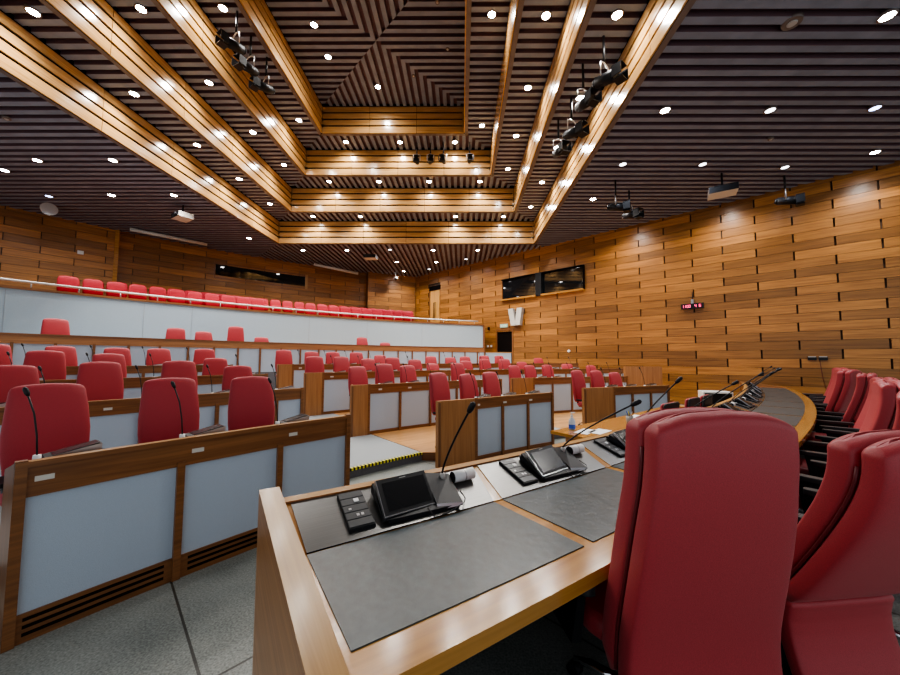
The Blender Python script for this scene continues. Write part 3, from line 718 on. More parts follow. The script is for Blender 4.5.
UN = [('nearest left desk', 13.78, .945, [146.6, 143.75, 140.9], 'left'), ('second left desk row', 16.26, 1.03, [147.5, 145.7, 143.0, 140.4, 137.4], 'left'), ('third left desk row', 18.06, 1.2, [146.2, 143.9, 141.6, 137.6], 'left'), ('fourth left desk row', 19.76, 1.36, [145.6, 143.3, 141.2, 139.1], 'left'),
 ('short front desk in the centre', 14.16, .915, [128.6, 126.3, 124], 'left'), ('second-row middle desk', 16.26, 1.03, [130.9, 128.7, 126.6, 124.2, 121.9], 'left'), ('third-row middle desk', 18.06, 1.2, [131.6, 129.5, 127.3, 125.2, 120.5, 117.7, 115.5, 110, 107.4], 'left'),
 ('fourth-row middle desk', 19.76, 1.36, [132.3, 130.3, 128.6, 126.5, 123, 119, 115], 'left'), ('right front desk', 14.16, .955, [115.6, 113.5, 111.2], 'left'), ('second-row right desk', 16.26, 1.04, [115.9, 114.2, 112.1, 109.6, 107.4], 'left'),
 ('long rear desk', 21.5, 1.98, [], '')]
for nm, R, z, aa, sd in UN:
    for i, a in enumerate(aa): put_unit(R, a, z+.001, 'black gooseneck microphone unit on the %s, %s from the left' % (nm, NTH[i]), 'microphone units on the hall desks')

# ------------------------------------------------------------------ dais desk
P0 = Vector((-.28, .91)); H0 = rad(33.5); RD = 33.
CD = P0+RD*Vector((-sin(H0), cos(H0)))
def hd(s): return H0+s/RD
def D(s, d, z):                            # s along the seats' edge, d towards the hall
    h = hd(s); r = RD-d; return Vector((CD.x+r*sin(h), CD.y-r*cos(h), z))
NS = 12; PT = 1.03; SL = .96+11*PT
def b0_(k): return -.02 if k == 0 else .965+PT*(k-1)
def b1_(k): return .905 if k == 0 else b0_(k)+PT-.065
dais = thing('dais_desk', 'long curved dais desk in honey wood with grey leather pads and steel console strips', 'desk', D(5, .4, 0))
ZT = .76
q = MB(); q.sweep(D, -.035, SL+.05, -.12, .85, ZT-.05, ZT, 'top', 60, mats=['dark', 'top', 'top', 'top', 'top', 'top']); q.build('desktop', dais)
q = MB(); q.sweep(D, -.08, SL+.05, .80, .86, ZT, .868, 'desk', 60, mats=['desk', 'board', 'desk', 'desk', 'desk', 'desk'], rnd=.9); q.build('front_lip', dais)
q = MB(); q.sweep(D, -.08, SL+.05, .82, .86, 0, ZT, 'desk', 60); q.build('modesty_panel', dais)
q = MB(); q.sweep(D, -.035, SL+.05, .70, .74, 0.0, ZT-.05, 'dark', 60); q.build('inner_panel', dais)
def eb(e0, e1):
    q = MB(); A = [D(sx-.06*d_, d_, (0 if not z_ else .778+.13*(d_+.13)/1.03)) for z_ in (0, 1) for (sx, d_) in ((e0, -.13), (e1, -.13), (e1, .90), (e0, .90))]
    q.hexa(A, 'deskside', mats=['desk', 'board', 'desk', 'deskside', 'desk', 'deskside'])
    q.build('end_board', dais)
eb(-.115, -.03); eb(SL+.05, SL+.12)
q = MB(); q.hexa([D(-.035, .522, ZT-.01), D(-.02, .522, ZT-.01), D(-.045, .8, ZT-.01), D(-.09, .8, ZT-.01), D(-.05, .522, ZT+.002), D(-.02, .522, ZT+.002), D(-.045, .8, .856), D(-.09, .8, .856)], 'top'); q.build('corner_strip', dais)
for k in range(NS):
    s0, s1 = b0_(k), b1_(k)
    q = MB(); q.sweep(lambda s_, d_, z_: D(s_+.022*(1-d_/.515), d_, z_), s0, s1, .0, .515, ZT, ZT+.004, 'pad', 3); q.build('desk_pad', dais)
    t0, t1 = (s0-.025, s1+.075) if k == 0 else (s0+.05, s1+.07)
    b_ = [D(s0, .522, ZT+.002), D(s1, .522, ZT+.002), D(t1, .80, ZT+.002), D(t0, .80, ZT+.002)]; t_ = [D(s0, .522, ZT+.007), D(s1, .522, ZT+.007), D(t1, .80, .86), D(t0, .80, .86)]
    q = MB(); q.hexa(b_+t_, 'steel', mats=['dark', 'steel', 'dark', 'top', 'top', 'top']); st = q.build('steel_console', dais)
    if k < NS-1:
        u0 = b0_(k+1)+.05; q = MB(); q.hexa([D(s1, .522, ZT), D(b0_(k+1), .522, ZT), D(u0, .80, ZT), D(t1, .80, ZT), D(s1, .522, ZT+.004), D(b0_(k+1), .522, ZT+.004), D(u0, .80, .854), D(t1, .80, .854)], 'top'); q.build('divider', dais)
def zc(d): return ZT+.007+(d-.522)/(.80-.522)*(.86-ZT-.007)
def onc(s, d, up=0): return D(s, d, zc(d)+up)
def slope_box(q, s0, s1, d0, d1, h0, h1, m, mats=None, sk=.0):
    P = [onc(s0, d0, h0), onc(s1, d0, h0), onc(s1+sk, d1, h0), onc(s0+sk, d1, h0), onc(s0, d0, h1), onc(s1, d0, h1), onc(s1+sk, d1, h1), onc(s0+sk, d1, h1)]
    q.hexa(P, m, mats=mats)
for k in range(NS):
    b0 = b0_(k)+(.0 if k == 0 else .03)
    q = MB(); slope_box(q, b0+.175, b0+.29, .56, .775, -.002, .014, 'black'); sk = q.build('socket_block', dais)
    for j, d in enumerate((.565, .607, .649, .691, .733)):
        q = MB(); slope_box(q, b0+.178, b0+.287, d, d+.037, .014, .018, 'blackm'); q.build('cover_plate', sk)
    q = MB(); slope_box(q, b0+.235, b0+.258, .70, .719, .018, .0215, 'white'); q.build('white_socket', sk)
    for a, c, d0, d1 in ((.20, .212, .66, .668), (.225, .237, .618, .63), (.245, .257, .618, .63)):
        q = MB(); slope_box(q, b0+a, b0+c, d0, d1, .018, .0195, 'silver'); q.build('button', sk)

# conference units on the dais: body wedge with touch screen, gooseneck
def dais_unit(b, lean, label):
    t = thing('touchscreen_unit', label, 'conference unit', onc(b+.5, .6, 0), group='touchscreen units on the dais desk')
    def L(s, d, z): return D(b+s, d, z)
    # foot: two flat wedges
    q = MB(); q.hexa([onc(b+.35, .55, .002), onc(b+.72, .54, .002), onc(b+.76, .775, .002), onc(b+.36, .775, .002), onc(b+.34, .55, .02), onc(b+.73, .54, .018), onc(b+.75, .77, .022), onc(b+.35, .77, .03)], 'black'); bevel(q.build('body', t), .005)
    q = MB(); q.hexa([L(.325, .56, .80), L(.60, .575, .80), L(.62, .76, .86), L(.33, .74, .86), L(.322, .555, .792), L(.61, .57, .792), L(.63, .755, .90), L(.332, .735, .90)], 'black'); q.build('wedge', t)
    a0 = L(.33, .555, .806); a1 = L(.60, .575, .806); c0 = L(.335, .70, .922); c1 = L(.615, .72, .922)
    nrm = (a1-a0).cross(c0-a0).normalized()
    q = MB(); P = [a0, a1, c1, c0]; q.hexa([p-nrm*.014 for p in P]+list(P), 'black', mats=['black', 'black', 'silver', 'black', 'black', 'silver']); pl = q.build('screen_housing', t)
    def sc(u, v, o): return a0+(a1-a0)*u+(c0-a0)*v+(c1-c0-a1+a0)*u*v+nrm*o
    q = MB(); q.face([sc(.10, .12, .0012), sc(.95, .12, .0012), sc(.95, .88, .0012), sc(.10, .88, .0012)], 'screen'); q.build('touch_screen', pl)
    q = MB(); q.face([sc(.0, 0, .0006), sc(1, 0, .0006), sc(1, .03, .0006), sc(0, .03, .0006)], 'silver'); q.face([sc(.0, 0.03, .0006), sc(.015, .03, .0006), sc(.015, 1, .0006), sc(0, 1, .0006)], 'silver'); q.build('bezel_edge', pl)
    q = MB(); q.face([sc(.45, .925, .0014), sc(.58, .925, .0014), sc(.58, .945, .0014), sc(.45, .945, .0014)], 'offw'); q.build('maker_mark', pl)
    # right shoulder carrying the gooseneck
    q = MB(); A = [L(.60, .55, .785), L(.725, .53, .785), L(.79, .76, .86), L(.62, .76, .86), L(.60, .562, .808), L(.735, .535, .797), L(.785, .74, .872), L(.618, .73, .905)]
    q.hexa(A, 'black', mats=['black', 'black', 'silver', 'black', 'black', 'black']); bevel(q.build('shoulder', t), .004)
    g0 = L(.725, .715, .878)
    q = MB(); q.cyl(g0-Vector((0, 0, .03)), g0+Vector((.004, 0, .012)), .019, .012, 'offw', 12); q.build('gooseneck_socket', t)
    ln = Vector(lean); pts = []
    for i in range(13):
        u = i/12; pts.append(g0+Vector((ln.x*u**1.25, ln.y*u**1.25, ln.z*u))+Vector((0, 0, .01)))
    q = MB(); q.tube(pts, .0055, 'black', 8); q.build('gooseneck', t)
    e = pts[-1]; dv = (pts[-1]-pts[-2]).normalized()
    q = MB(); q.tube([e-dv*.03, e-dv*.02, e-dv*.0, e+dv*.03, e+dv*.04], [.007, .013, .016, .015, .006], 'black', 12); q.build('microphone', t)
    q = MB(); q.tube([L(.55, .56, .80), L(.56, .515, ZT+.012), L(.64, .52, ZT+.014), L(.74, .535, .79), L(.77, .56, .80), L(.78, .62, .815)], .003, 'black', 6); q.build('cable', t)
    return t
leans = [(.15, -.17, .37), (.42, -.18, .33), (.29, -.15, .44), (.45, -.15, .38), (.50, -.15, .44)]
for k in range(NS):
    lab = 'black touchscreen conference unit on the dais desk, '+('nearest to the camera' if k == 0 else '%s along from the near end' % NTH[k])
    b = b0_(k)+(0 if k == 0 else .03)
    dais_unit(b, leans[k] if k < 5 else (.42+.08*random.random(), -.12-.03*random.random(), .40+.05*random.random()), lab)
    c = onc(b+.855, .70, .034)
    dr = (D(b+.95, .7, 0)-D(b+.8, .7, 0)).normalized()
    t = thing('name_holder', 'small white curved name holder on the steel strip, %s from the near end' % NTH[k], 'name holder', c-Vector((0, 0, .03)), group='curved name holders on the dais desk')
    q = MB(); q.cyl(c-dr*.07, c+dr*.065, .030, .030, 'white', 20, mcap='black'); q.build('holder', t)
    q = MB(); q.cyl(c-dr*.0, c+dr*.006, .0306, .0306, 'silver', 20, caps=False); q.build('band', t)

# ------------------------------------------------------------------ high-back dais chairs
def dais_chair(rc, zl=.60, fl=0.0):
    t = thing('executive_chair', '', 'chair')
    # profile centre line of the front cushion and rear shell (z, y, halfwidth)
    KP = [(.26, .12), (.40, .17), (.52, .19), (.62, .165), (.75, .085), (.90, 0.0), (1.05, -.075), (1.18, -.115), (1.28, -.125), (1.35, -.12)]
    def yc(z):
        for (z0, y0), (z1, y1) in zip(KP, KP[1:]):
            if z <= z1:
                u = max(0, min(1, (z-z0)/(z1-z0))); return rc*(y0+(y1-y0)*u)
        return rc*KP[-1][1]
    def ys(z): return (yc(z-.05)+2*yc(z)+yc(z+.05))/4
    def hw(z): return .236+.012*min(1, max(0, (z-.45)/.45))-.012*max(0, (z-1.0)/.35)+fl*max(0, 1.1-z)
    def shell(name, off, thick, inset, m, z0, ztop, dome=.055):
        q = MB(); N = 30; rows = []
        for i in range(N+1):
            u = i/N; v = 1-(1-u)**2.0; z = z0+(ztop-z0)*v
            e = min(1, (ztop-z)/.032); e2 = min(1, (z-z0)/.03)
            th = thick*math.sqrt(max(.02, 1-(1-e)**2))*math.sqrt(max(.05, 1-(1-e2)**2)); w = (hw(z)-inset)-.018*(1-e)**2-.012*(1-e2)**2
            r = superring(w, th, ys(z)+off, z, 48, 6.0)
            kk = max(0, (z-(ztop-.30))/.30)**1.5
            for p in r: p.z -= dome*kk*abs(p.x/.25)**2.6
            rows.append(r)
        q.grid(rows, m); return q.build(name, t, local=True)
    shell('front_cushion', .050, .050, .003, 'leather', .44, 1.342)
    shell('rear_shell', -.044, .046, .0, 'leather', zl, 1.345)
    if zl > .5: shell('lower_shell', -.036, .038, .004, 'leather', .26, .61, 0)
    for sx in (-1, 1):
        q = MB(); q.tube([Vector((sx*(hw(z)-.006), ys(z), z-.05*max(0, (z-1.04)/.3)**1.5)) for z in [.48+.06*i for i in range(14)]], .006, 'pipe', 6); q.build('piping', t, local=True)
    q = MB(); round_slab(q, 0, .46, .40, .50, .25, .25, 'leather'); q.build('seat', t, local=True)
    q = MB(); q.cyl((0, .36, .09), (0, .36, .40), .03, .03, 'black', 12); q.box((0, .36, .385), (.2, .22, .03), 'black')
    for k in range(5):
        a = 2*pi*k/5+.9; q.tube([(.03*cos(a), .36+.03*sin(a), .12), (.2*cos(a), .36+.2*sin(a), .1), (.28*cos(a), .36+.28*sin(a), .07)], [.024, .02, .015], 'chrome', 8)
    q.build('star_base', t, local=True)
    for k in range(5):
        a = 2*pi*k/5+.9; p = Vector((.28*cos(a), .36+.28*sin(a), .03)); t_ = Vector((-sin(a), cos(a), 0)); q = MB()
        q.cyl(p-t_*.024, p+t_*.024, .03, .03, 'black', 12); q.build('caster', t, local=True)
    for sx in (-1, 1):
        q = MB(); q.grid([superring(.036, .19, .36, z, 20, 4, sx*.295) for z in (.640, .648, .668, .676)], 'blackm')
        q.hexa([Vector((sx*.30+a, y, z)) for (a, y, z) in ((-.02, .28, .40), (.02, .28, .40), (.02, .46, .40), (-.02, .46, .40), (-.015, .22, .645), (.015, .22, .645), (.015, .50, .645), (-.015, .50, .645))], 'black')
        q.build('armrest', t, local=True)
    return t
DC = dais_chair(.38, .30, .06)
DC.location = (.788, 1.20, 0); DC.rotation_euler = (0, 0, rad(9)); DC['label'] = 'tall red leather chair filling the right foreground, seen from behind'; DC['group'] = 'tall red dais chairs'
spots = [(1.52, 1.36, 8, .935)]
DC2 = dais_chair(1.0); DC3 = dais_chair(.6)
for k, (dd_, rr, zz) in enumerate([(-.80, -4, .97), (-.72, -6, .98), (-.60, 6, .99), (-.70, -4, .97), (-.66, 5, .96), (-.60, -8, .98), (-.52, -22, 1.0), (-.56, 6, 1.0), (-.72, -4, .98), (-.85, 5, .99)]):
    s = b0_(k+2)+(.62 if k == 0 else .48); h = hd(s); p = D(s, dd_, 0); spots.append((p.x, p.y, deg(h)+rr, zz))
for i, (x, y, r, zz) in enumerate(spots):
    lab = 'tall red leather dais chair at the right edge, just behind the foreground chair' if i == 0 else 'tall red leather chair behind the dais desk, %s from the camera' % NTH[i+1]
    if i < 2:
        o = (DC2, DC3)[i]; o.location = (x, y, 0); o.rotation_euler = (0, 0, rad(r)); o['label'] = lab; o['group'] = 'tall red dais chairs'
    else: o = dup(DC3, (x, y, 0), rad(r), lab, 'tall red dais chairs')
    o.scale = (1, 1, zz)

# ------------------------------------------------------------------ clerks' table with things on it
ITS = [(2.95, 1.47), (3.79, 1.24)]
TBL = (2.70, 6.15, 1.15, 1.57)
tb = thing('clerks_table', 'long honey wood table between the dais and the hall desks', 'table', D(4.4, 1.36, 0))
q = MB(); q.sweep(D, TBL[0], TBL[1], TBL[2], TBL[3], .72, .75, 'top', 8); q.build('tabletop', tb)
q = MB(); q.sweep(D, 2.95, 5.9, 1.45, 1.48, .1, .72, 'deskside', 6); q.build('modesty_panel', tb)
for u in (2.9, 4.4, 5.9):
    q = MB(); q.sweep(D, u, u+.04, 1.2, 1.52, 0, .72, 'deskside', 1); q.build('leg', tb)
sb = thing('sanitizer_bottle', 'clear pump bottle with blue gel on the clerks table', 'bottle', D(ITS[0][0], ITS[0][1], .75))
p = D(ITS[0][0], ITS[0][1], .75); V = lambda z: p+Vector((0, 0, z))
q = MB(); q.grid([[p+Vector((r*cos(a*pi/8), r*.7*sin(a*pi/8), z)) for a in range(16)] for z, r in ((.002, .03), (.01, .036), (.08, .036), (.11, .03), (.125, .013), (.135, .012))], 'clear'); q.build('bottle_body', sb)
q = MB(); q.grid([[p+Vector((r*cos(a*pi/8), r*.75*sin(a*pi/8), z)) for a in range(16)] for z, r in ((.012, .0366), (.055, .0368))], 'bluegel', cap0=False, cap1=False); q.build('blue_label', sb)
q = MB(); q.cyl(V(.135), V(.155), .014, .014, 'white', 12); q.cyl(V(.155), V(.175), .005, .005, 'white', 8); q.box(V(.18)+Vector((.012, 0, 0)), (.045, .014, .01), 'white'); q.build('pump', sb)
pc = thing('pen_cup', 'mesh cup holding pens on the clerks table', 'pen cup', D(ITS[1][0], ITS[1][1], .75)); p = D(ITS[1][0], ITS[1][1], .75)
q = MB(); q.cyl(p+Vector((0, 0, .002)), p+Vector((0, 0, .10)), .035, .04, 'offw', 16, mcap='black'); q.build('cup', pc)
for i in range(5):
    a = i*1.3; q = MB(); q.cyl(p+Vector((.015*cos(a), .015*sin(a), .1)), p+Vector((.035*cos(a), .035*sin(a), .15)), .004, .004, ['redled', 'black', 'bluegel', 'yellow', 'white'][i] if i else 'pipe', 6); q.build('pen', pc)
for i, (u, w, r, tx) in enumerate(((2.98, 1.33, .2, 'white paper sheet left of the sanitizer bottle'), (3.1, 1.24, .1, 'white paper sheet in front of the sanitizer bottle'), (4.45, 1.43, .1, 'white paper sheets at the far right of the clerks table'))):
    q = MB(); c = D(u, w, .7515); q.box(c, (.28, .14, .002), 'paper', rot=hd(u)+r); tag(q.build('paper_sheet'), tx, 'paper')
# clerk chairs: low, black shell, red pad
def clerk_chair():
    t = thing('clerk_chair', '', 'chair')
    q = MB(); cushion(q, [(.50, -.01, .17, .015), (.52, -.01, .21, .02), (.78, -.03, .215, .02), (.98, -.05, .20, .018), (1.0, -.05, .17, .01)], 'red', 5, 22); q.build('backrest', t, local=True)
    q = MB(); cushion(q, [(.50, -.045, .18, .012), (.52, -.045, .215, .016), (.78, -.065, .22, .016), (.985, -.085, .205, .014), (1.005, -.085, .175, .008)], 'black', 5, 22); q.build('back_shell', t, local=True)
    q = MB(); round_slab(q, 0, .2, .42, .49, .23, .23, 'red'); q.build('seat', t, local=True)
    q = MB(); q.cyl((0, .2, .09), (0, .2, .42), .025, .025, 'black', 10)
    for k in range(5):
        a = 2*pi*k/5; q.tube([(.02*cos(a), .2+.02*sin(a), .1), (.22*cos(a), .2+.22*sin(a), .02)], [.02, .014], 'black', 8)
    q.build('star_base', t, local=True); return t
CC = clerk_chair(); CC.location = D(4.15, 1.0, 0); CC.rotation_euler = (0, 0, hd(4.15)-.03); CC['label'] = 'low red chair with black back shell at the clerks table, nearest one'; CC['group'] = 'clerk chairs'
dup(CC, D(4.98, 1.0, 0), hd(5)-.03, 'low red chair with black back shell at the clerks table, middle one', 'clerk chairs')
dup(CC, D(5.6, .99, 0), hd(5.7)-.03, 'low red chair with black back shell at the clerks table, farthest one', 'clerk chairs')
# small white console
cc = thing('side_console', 'small white framed console with dark front beyond the clerks table', 'console', D(9.5, 1.35, 0), rad(-20))
q = MB(); q.box((0, 0, .38), (.50, .4, .76), 'black'); q.build('carcass', cc, local=True)
q = MB(); q.box((0, 0, .775), (.54, .44, .03), 'white'); q.box((-.26, 0, .38), (.025, .42, .76), 'white'); q.box((.26, 0, .38), (.025, .42, .76), 'white'); q.build('frame', cc, local=True)

# ------------------------------------------------------------------ wall fittings
def wthing(name, label, cat, s, z): return thing(name, label, cat, PW(s, z, .02))
ex = wthing('exit_sign', 'small green exit sign above the dark doorway', 'sign', 6.98, 3.1)
q = MB(); wbox(q, 6.76, 7.2, 3.02, 3.2, 0, .04, 'offw'); q.build('housing', ex)
q = MB(); wbox(q, 6.78, 7.18, 3.04, 3.18, .04, .045, 'green'); q.build('face', ex)
q = MB(); wbox(q, 6.82, 6.9, 3.06, 3.16, .045, .048, 'white'); wbox(q, 6.95, 7.12, 3.09, 3.13, .045, .048, 'white'); q.build('pictogram', ex)
sp = wthing('wall_speaker', 'pale grey V-shaped pair of column speakers on the wall under the booth windows', 'speaker', 7.75, 3.45)
for (a, c, tl) in ((7.44, 7.70, -.08), (7.78, 8.04, .06)):
    q = MB(); q.hexa([PW(a-tl, 3.07, .03), PW(c-tl, 3.07, .03), PW(c-tl, 3.07, .25), PW(a-tl, 3.07, .25), PW(a+tl, 3.86, .03), PW(c+tl, 3.86, .03), PW(c+tl, 3.86, .25), PW(a+tl, 3.86, .25)], 'offw', mats=['offw', 'offw', 'offw', 'offw', 'plate', 'offw']); q.build('speaker_column', sp)
q = MB(); wbox(q, 7.66, 7.80, 3.2, 3.7, 0, .1, 'black'); q.build('bracket', sp)
ck = wthing('led_clock', 'black LED display with red digits hanging on the right wall', 'display', 14.48, 3.27)
q = MB(); wbox(q, 14.17, 14.79, 3.19, 3.36, .05, .14, 'black'); q.build('housing', ck)
q = MB(); wbox(q, 14.45, 14.52, 3.36, 3.5, .02, .1, 'silver'); wbox(q, 14.475, 14.495, 3.5, 3.75, .02, .04, 'black'); q.build('bracket', ck)
SEG = {'0': 'abcdef', '1': 'bc', '2': 'abged', '4': 'fgbc', '6': 'afgedc', '8': 'abcdefg', '7': 'abc', '3': 'abgcd', '5': 'afgcd'}
q = MB()
def digit(ch, s, z, w=.05, h=.09, t=.012):
    for c in SEG[ch]:
        x0, x1, y0, y1 = {'a': (0, w, h-t, h), 'g': (0, w, h/2-t/2, h/2+t/2), 'd': (0, w, 0, t), 'f': (0, t, h/2, h), 'b': (w-t, w, h/2, h), 'e': (0, t, 0, h/2), 'c': (w-t, w, 0, h/2)}[c]
        wbox(q, s+x0, s+x1, z+y0, z+y1, .14, .143, 'redled')
for ch, s in (('1', 14.20), ('1', 14.26), ('0', 14.33), ('0', 14.39), ('4', 14.55), ('6', 14.67)): digit(ch, s, 3.23)
q.build('digits', ck)
th = wthing('wall_controls', 'pair of small black boxes on the right wall with a thin cable', 'wall controls', 17.2, 1.55)
for a in (17.07, 17.28):
    q = MB(); wbox(q, a, a+.17, 1.5, 1.6, 0, .05, 'black'); wbox(q, a+.01, a+.16, 1.58, 1.605, 0, .055, 'offw'); q.build('control_box', th)
q = MB(); q.tube([PW(17.3, 1.5, .01), PW(17.33, 1.1, .01), PW(17.4, .6, .01)], .006, 'pipe', 6); q.build('cable', th)
q = MB(); q.cyl(PW(10.18, 1.85, 0), PW(10.18, 1.85, .05), .06, .05, 'white', 14); tag(q.build('wall_sensor'), 'small round white fitting on the right wall', 'sensor')
q = MB(); wbox(q, 5.98, 6.06, 2.1, 2.2, 0, .04, 'white'); wbox(q, 6.18, 6.26, 2.1, 2.2, 0, .04, 'white'); tag(q.build('wall_switches'), 'pair of small white switches left of the dark doorway', 'switch')
q = MB(); wbox(q, 6.02, 6.12, 2.96, 3.1, 0, .05, 'dark'); tag(q.build('alarm_box'), 'small dark box on the wall above the end of the gallery parapet', 'wall box')
# roller screens
for nm, a0, a1, z0, z1, lab in (('projection_screen_case', 140.29, 135.33, 6.40, 6.40, 'long pale projection screen case under the ceiling, left one'), ('projection_screen_case', 126.19, 121.55, 6.33, 6.16, 'long pale projection screen case under the ceiling, right one')):
    pa, pb = PO(28.2, a0, z0), PO(28.2, a1, z1); t = thing(nm, lab, 'screen case', (pa+pb)/2, group='projection screen cases')
    q = MB(); q.cyl(pa, pb, .065, .065, 'plate', 12); q.build('case', t)
    for f_ in (.1, .9):
        c = pa+(pb-pa)*f_; q = MB(); q.cyl(c, Vector((c.x, c.y, 6.5)), .01, .01, 'black', 6); q.build('hanger', t)
# wall clock at far left, camera dome in the corner, thermostat
c = PO(27.6, 144.43, 6.31); dn = (PO(27, 144.43, 6.31)-c).normalized(); t = thing('round_wall_speaker', 'round grey speaker high on the far left wall', 'speaker', c)
q = MB(); q.cyl(PO(27.75, 144.43, 6.31), c+dn*.05, .17, .20, 'offw', 24); q.build('speaker_body', t)
c = PO(28.2, 117.2, 6.1); t = thing('security_camera', 'white dome camera near the ceiling in the rear corner', 'camera', c)
q = MB(); q.cyl(c+Vector((0, 0, .4)), c+Vector((0, 0, .1)), .03, .03, 'white', 10); q.cyl(c+Vector((0, 0, .1)), c, .13, .12, 'white', 16); q.build('mount', t)
q = MB(); q.grid([[c+Vector((.083*cos(v)*cos(u*pi/8), .083*cos(v)*sin(u*pi/8), -.083*sin(v))) for u in range(16)] for v in (0, .5, 1.0, 1.4)], 'glass'); q.build('dome', t)
q = MB(); wbox(q, sa(142.68)-.08, sa(142.68)+.08, 5.32, 5.45, 0, .04, 'white', FB(29.1)); tag(q.build('wall_thermostat'), 'small white box on the far left gallery wall', 'thermostat')
# left wall hooks: small bright studs
# projectors
def projector():
    t = thing('ceiling_projector', '', 'projector')
    q = MB(); q.box((0, 0, 0), (.55, .42, .16), 'offw', mats=['plate', 'black', 'black', 'offw', 'black', 'offw']); bevel(q.build('body', t, local=True), .02)
    q = MB(); q.cyl((.12, -.21, 0), (.12, -.27, 0), .055, .05, 'black', 16); q.build('projector_lens', t, local=True)
    q = MB(); q.cyl((0, 0, .08), (0, 0, .45), .022, .022, 'black', 8); q.box((0, 0, .1), (.2, .2, .02), 'black'); q.build('mount_pole', t, local=True); return t
PRJ = projector(); PRJ.location = (-9.1, 10.7, 6.12); PRJ.rotation_euler = (0, 0, rad(-30)); PRJ['label'] = 'grey projector hanging from the ceiling on the left'; PRJ['group'] = 'ceiling projectors'
dup(PRJ, (-4.15, 15.4, 6.15), rad(0), 'grey projector hanging from the rear ceiling behind the coffer', 'ceiling projectors')
dup(PRJ, (6.9, 9.1, 5.95), rad(150), 'large white and black projector hanging from the ceiling on the right', 'ceiling projectors').scale = (1.1, 1.1, 1.1)
# theatre spotlights
def spotlight():
    t = thing('stage_spotlight', '', 'spotlight')
    q = MB(); q.cyl((0, .12, -.30), (0, -.16, -.36), .075, .085, 'black', 16); q.cyl((0, .12, -.30), (0, .17, -.29), .075, .04, 'black', 16); q.build('lamp_body', t, local=True)
    q = MB(); q.tube([(-.11, 0, -.32), (-.11, 0, -.12), (0, 0, -.08), (.11, 0, -.12), (.11, 0, -.32)], .010, 'silver', 6); q.cyl((0, 0, -.08), (0, 0, .32), .018, .018, 'black', 8); q.build('yoke', t, local=True)
    for sx, sz in ((-1, 0), (1, 0), (0, 1), (0, -1)):
        q = MB(); c = Vector((sx*.10, -.21, -.37+sz*.10))
        if sx: q.box(c, (.012, .13, .15), 'black')
        else: q.box(c, (.15, .13, .012), 'black')
        q.build('barn_door', t, local=True)
    q = MB(); q.cyl((0, -.150, -.3575), (0, -.155, -.3585), .065, .065, 'silver', 16); q.build('front_lens', t, local=True)
    return t
SPT = spotlight()
sl = [(-3.82, 12.25, ZL[3]+.1, 0, 'on the far coffer ledge, leftmost of four'), (-2.95, 12.25, ZL[3]+.1, 10, 'on the far coffer ledge, second of four'), (-2.65, 12.27, ZL[3]+.1, -10, 'on the far coffer ledge, third of four'), (-1.85, 12.3, ZL[3]+.1, 5, 'on the far coffer ledge, rightmost of four'),
 (2.62, 6.1, ZL[1], 40, 'nearest of the cluster inside the right coffer edge'), (2.45, 6.7, ZL[1], 20, 'second of the cluster inside the right coffer edge'), (2.5, 7.6, ZL[1], 35, 'third of the cluster inside the right coffer edge'), (2.4, 8.3, ZL[1], 15, 'farthest of the cluster inside the right coffer edge'),
 (-5.1, 7.2, ZL[3], -30, 'nearest of three inside the left coffer edge'), (-5.15, 7.8, ZL[3], -20, 'middle of three inside the left coffer edge'), (-5.1, 8.4, ZL[3], -35, 'farthest of three inside the left coffer edge'),
 (4.32, 9.55, ZL[0]+.1, 60, 'left one of the pair hung before the right wall'), (4.96, 10.1, ZL[0]+.1, 30, 'right one of the pair hung before the right wall'), (8.79, 9.4, ZL[0]+.15, 50, 'alone near the right wall beside the projector')]
xs = {0: 413.7, 1: 428, 2: 441.4, 3: 469}
for i, (x, y, z, r, tx) in enumerate(sl):
    if i < 4: x = [-1.63, -1.13, -.66, .30][i]; y = 12.1; z = ZL[3]-.32
    sc_ = 1.3 if i > 3 else 1.1
    if i > 3: z -= .32*sc_
    if i == 0: SPT.location = (x, y, z); SPT.rotation_euler = (0, 0, rad(r)); SPT.scale = (sc_,)*3; SPT['label'] = 'black stage spotlight '+tx; SPT['group'] = 'black stage spotlights'
    else: dup(SPT, (x, y, z), rad(r), 'black stage spotlight '+tx, 'black stage spotlights').scale = (sc_,)*3
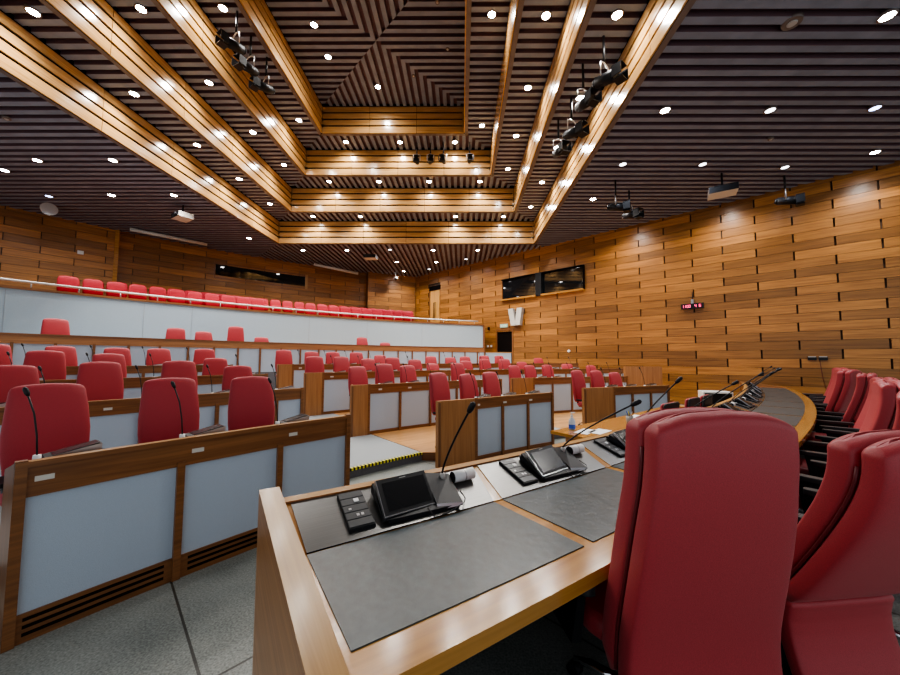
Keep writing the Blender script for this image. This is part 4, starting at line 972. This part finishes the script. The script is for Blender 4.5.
# ceiling sensors
for i, (x, y, z, r, tx) in enumerate(((4.9, 4.98, ZL[0], .13, 'round ceiling grille at the top right'), (7.0, 7.75, ZL[0], .06, 'small ceiling sensor beneath the dim right downlights'), (-.6, 8.0, ZL[4], .06, 'small ceiling sensor in the top coffer panel, nearer one'), (-.4, 9.3, ZL[4], .06, 'small ceiling sensor in the top coffer panel, middle one'), (-1.5, 10.2, ZL[4], .06, 'small ceiling sensor in the top coffer panel, farther one'), (-9.5, 6.6, ZL[0], .07, 'small ceiling sensor beside the left coffer edge'))):
    q = MB(); q.cyl((x, y, z+.03), (x, y, z-.02), r, r*.9, 'under', 20); q.cyl((x, y, z-.02), (x, y, z-.03), r*.5, r*.4, 'offw', 16); tag(q.build('ceiling_sensor'), tx, 'sensor', 'ceiling sensors')

# ------------------------------------------------------------------ world, extra light, camera
W = bpy.data.worlds.new('world'); S.world = W; W.use_nodes = True
W.node_tree.nodes['Background'].inputs[0].default_value = (.86, .93, 1, 1); W.node_tree.nodes['Background'].inputs[1].default_value = .55
def area(loc, rot, size, e, col=(1, .97, .93)):
    l = bpy.data.lights.new('area', 'AREA'); l.shape = 'RECTANGLE'; l.size = size[0]; l.size_y = size[1]; l.energy = e; l.color = col
    o = bpy.data.objects.new('ceiling_wash_light', l); COL.objects.link(o); o.location = loc; o.rotation_euler = rot; return o
f_px = 345.; yaw, pit, rol = rad(1.9), rad(3.6), rad(-.15)
fw = Vector((-sin(yaw)*cos(pit), cos(yaw)*cos(pit), sin(pit))); r0 = Vector((cos(yaw), sin(yaw), 0)); u0 = r0.cross(fw)
Rv = r0*cos(rol)-u0*sin(rol); Uv = u0*cos(rol)+r0*sin(rol)
cam = bpy.data.cameras.new('camera'); co = bpy.data.objects.new('camera', cam); COL.objects.link(co)
mx = Matrix((Rv, Uv, -fw)).transposed().to_4x4(); mx.translation = Vector((0, 0, 1.5)); co.matrix_world = mx
cam.sensor_width = 36; cam.lens = f_px/900*36; cam.clip_start = .02; cam.clip_end = 200
S.camera = co
S.view_settings.view_transform = 'AgX'
try: S.view_settings.look = 'AgX - Medium High Contrast'
except Exception: pass
S.view_settings.exposure = 0.62
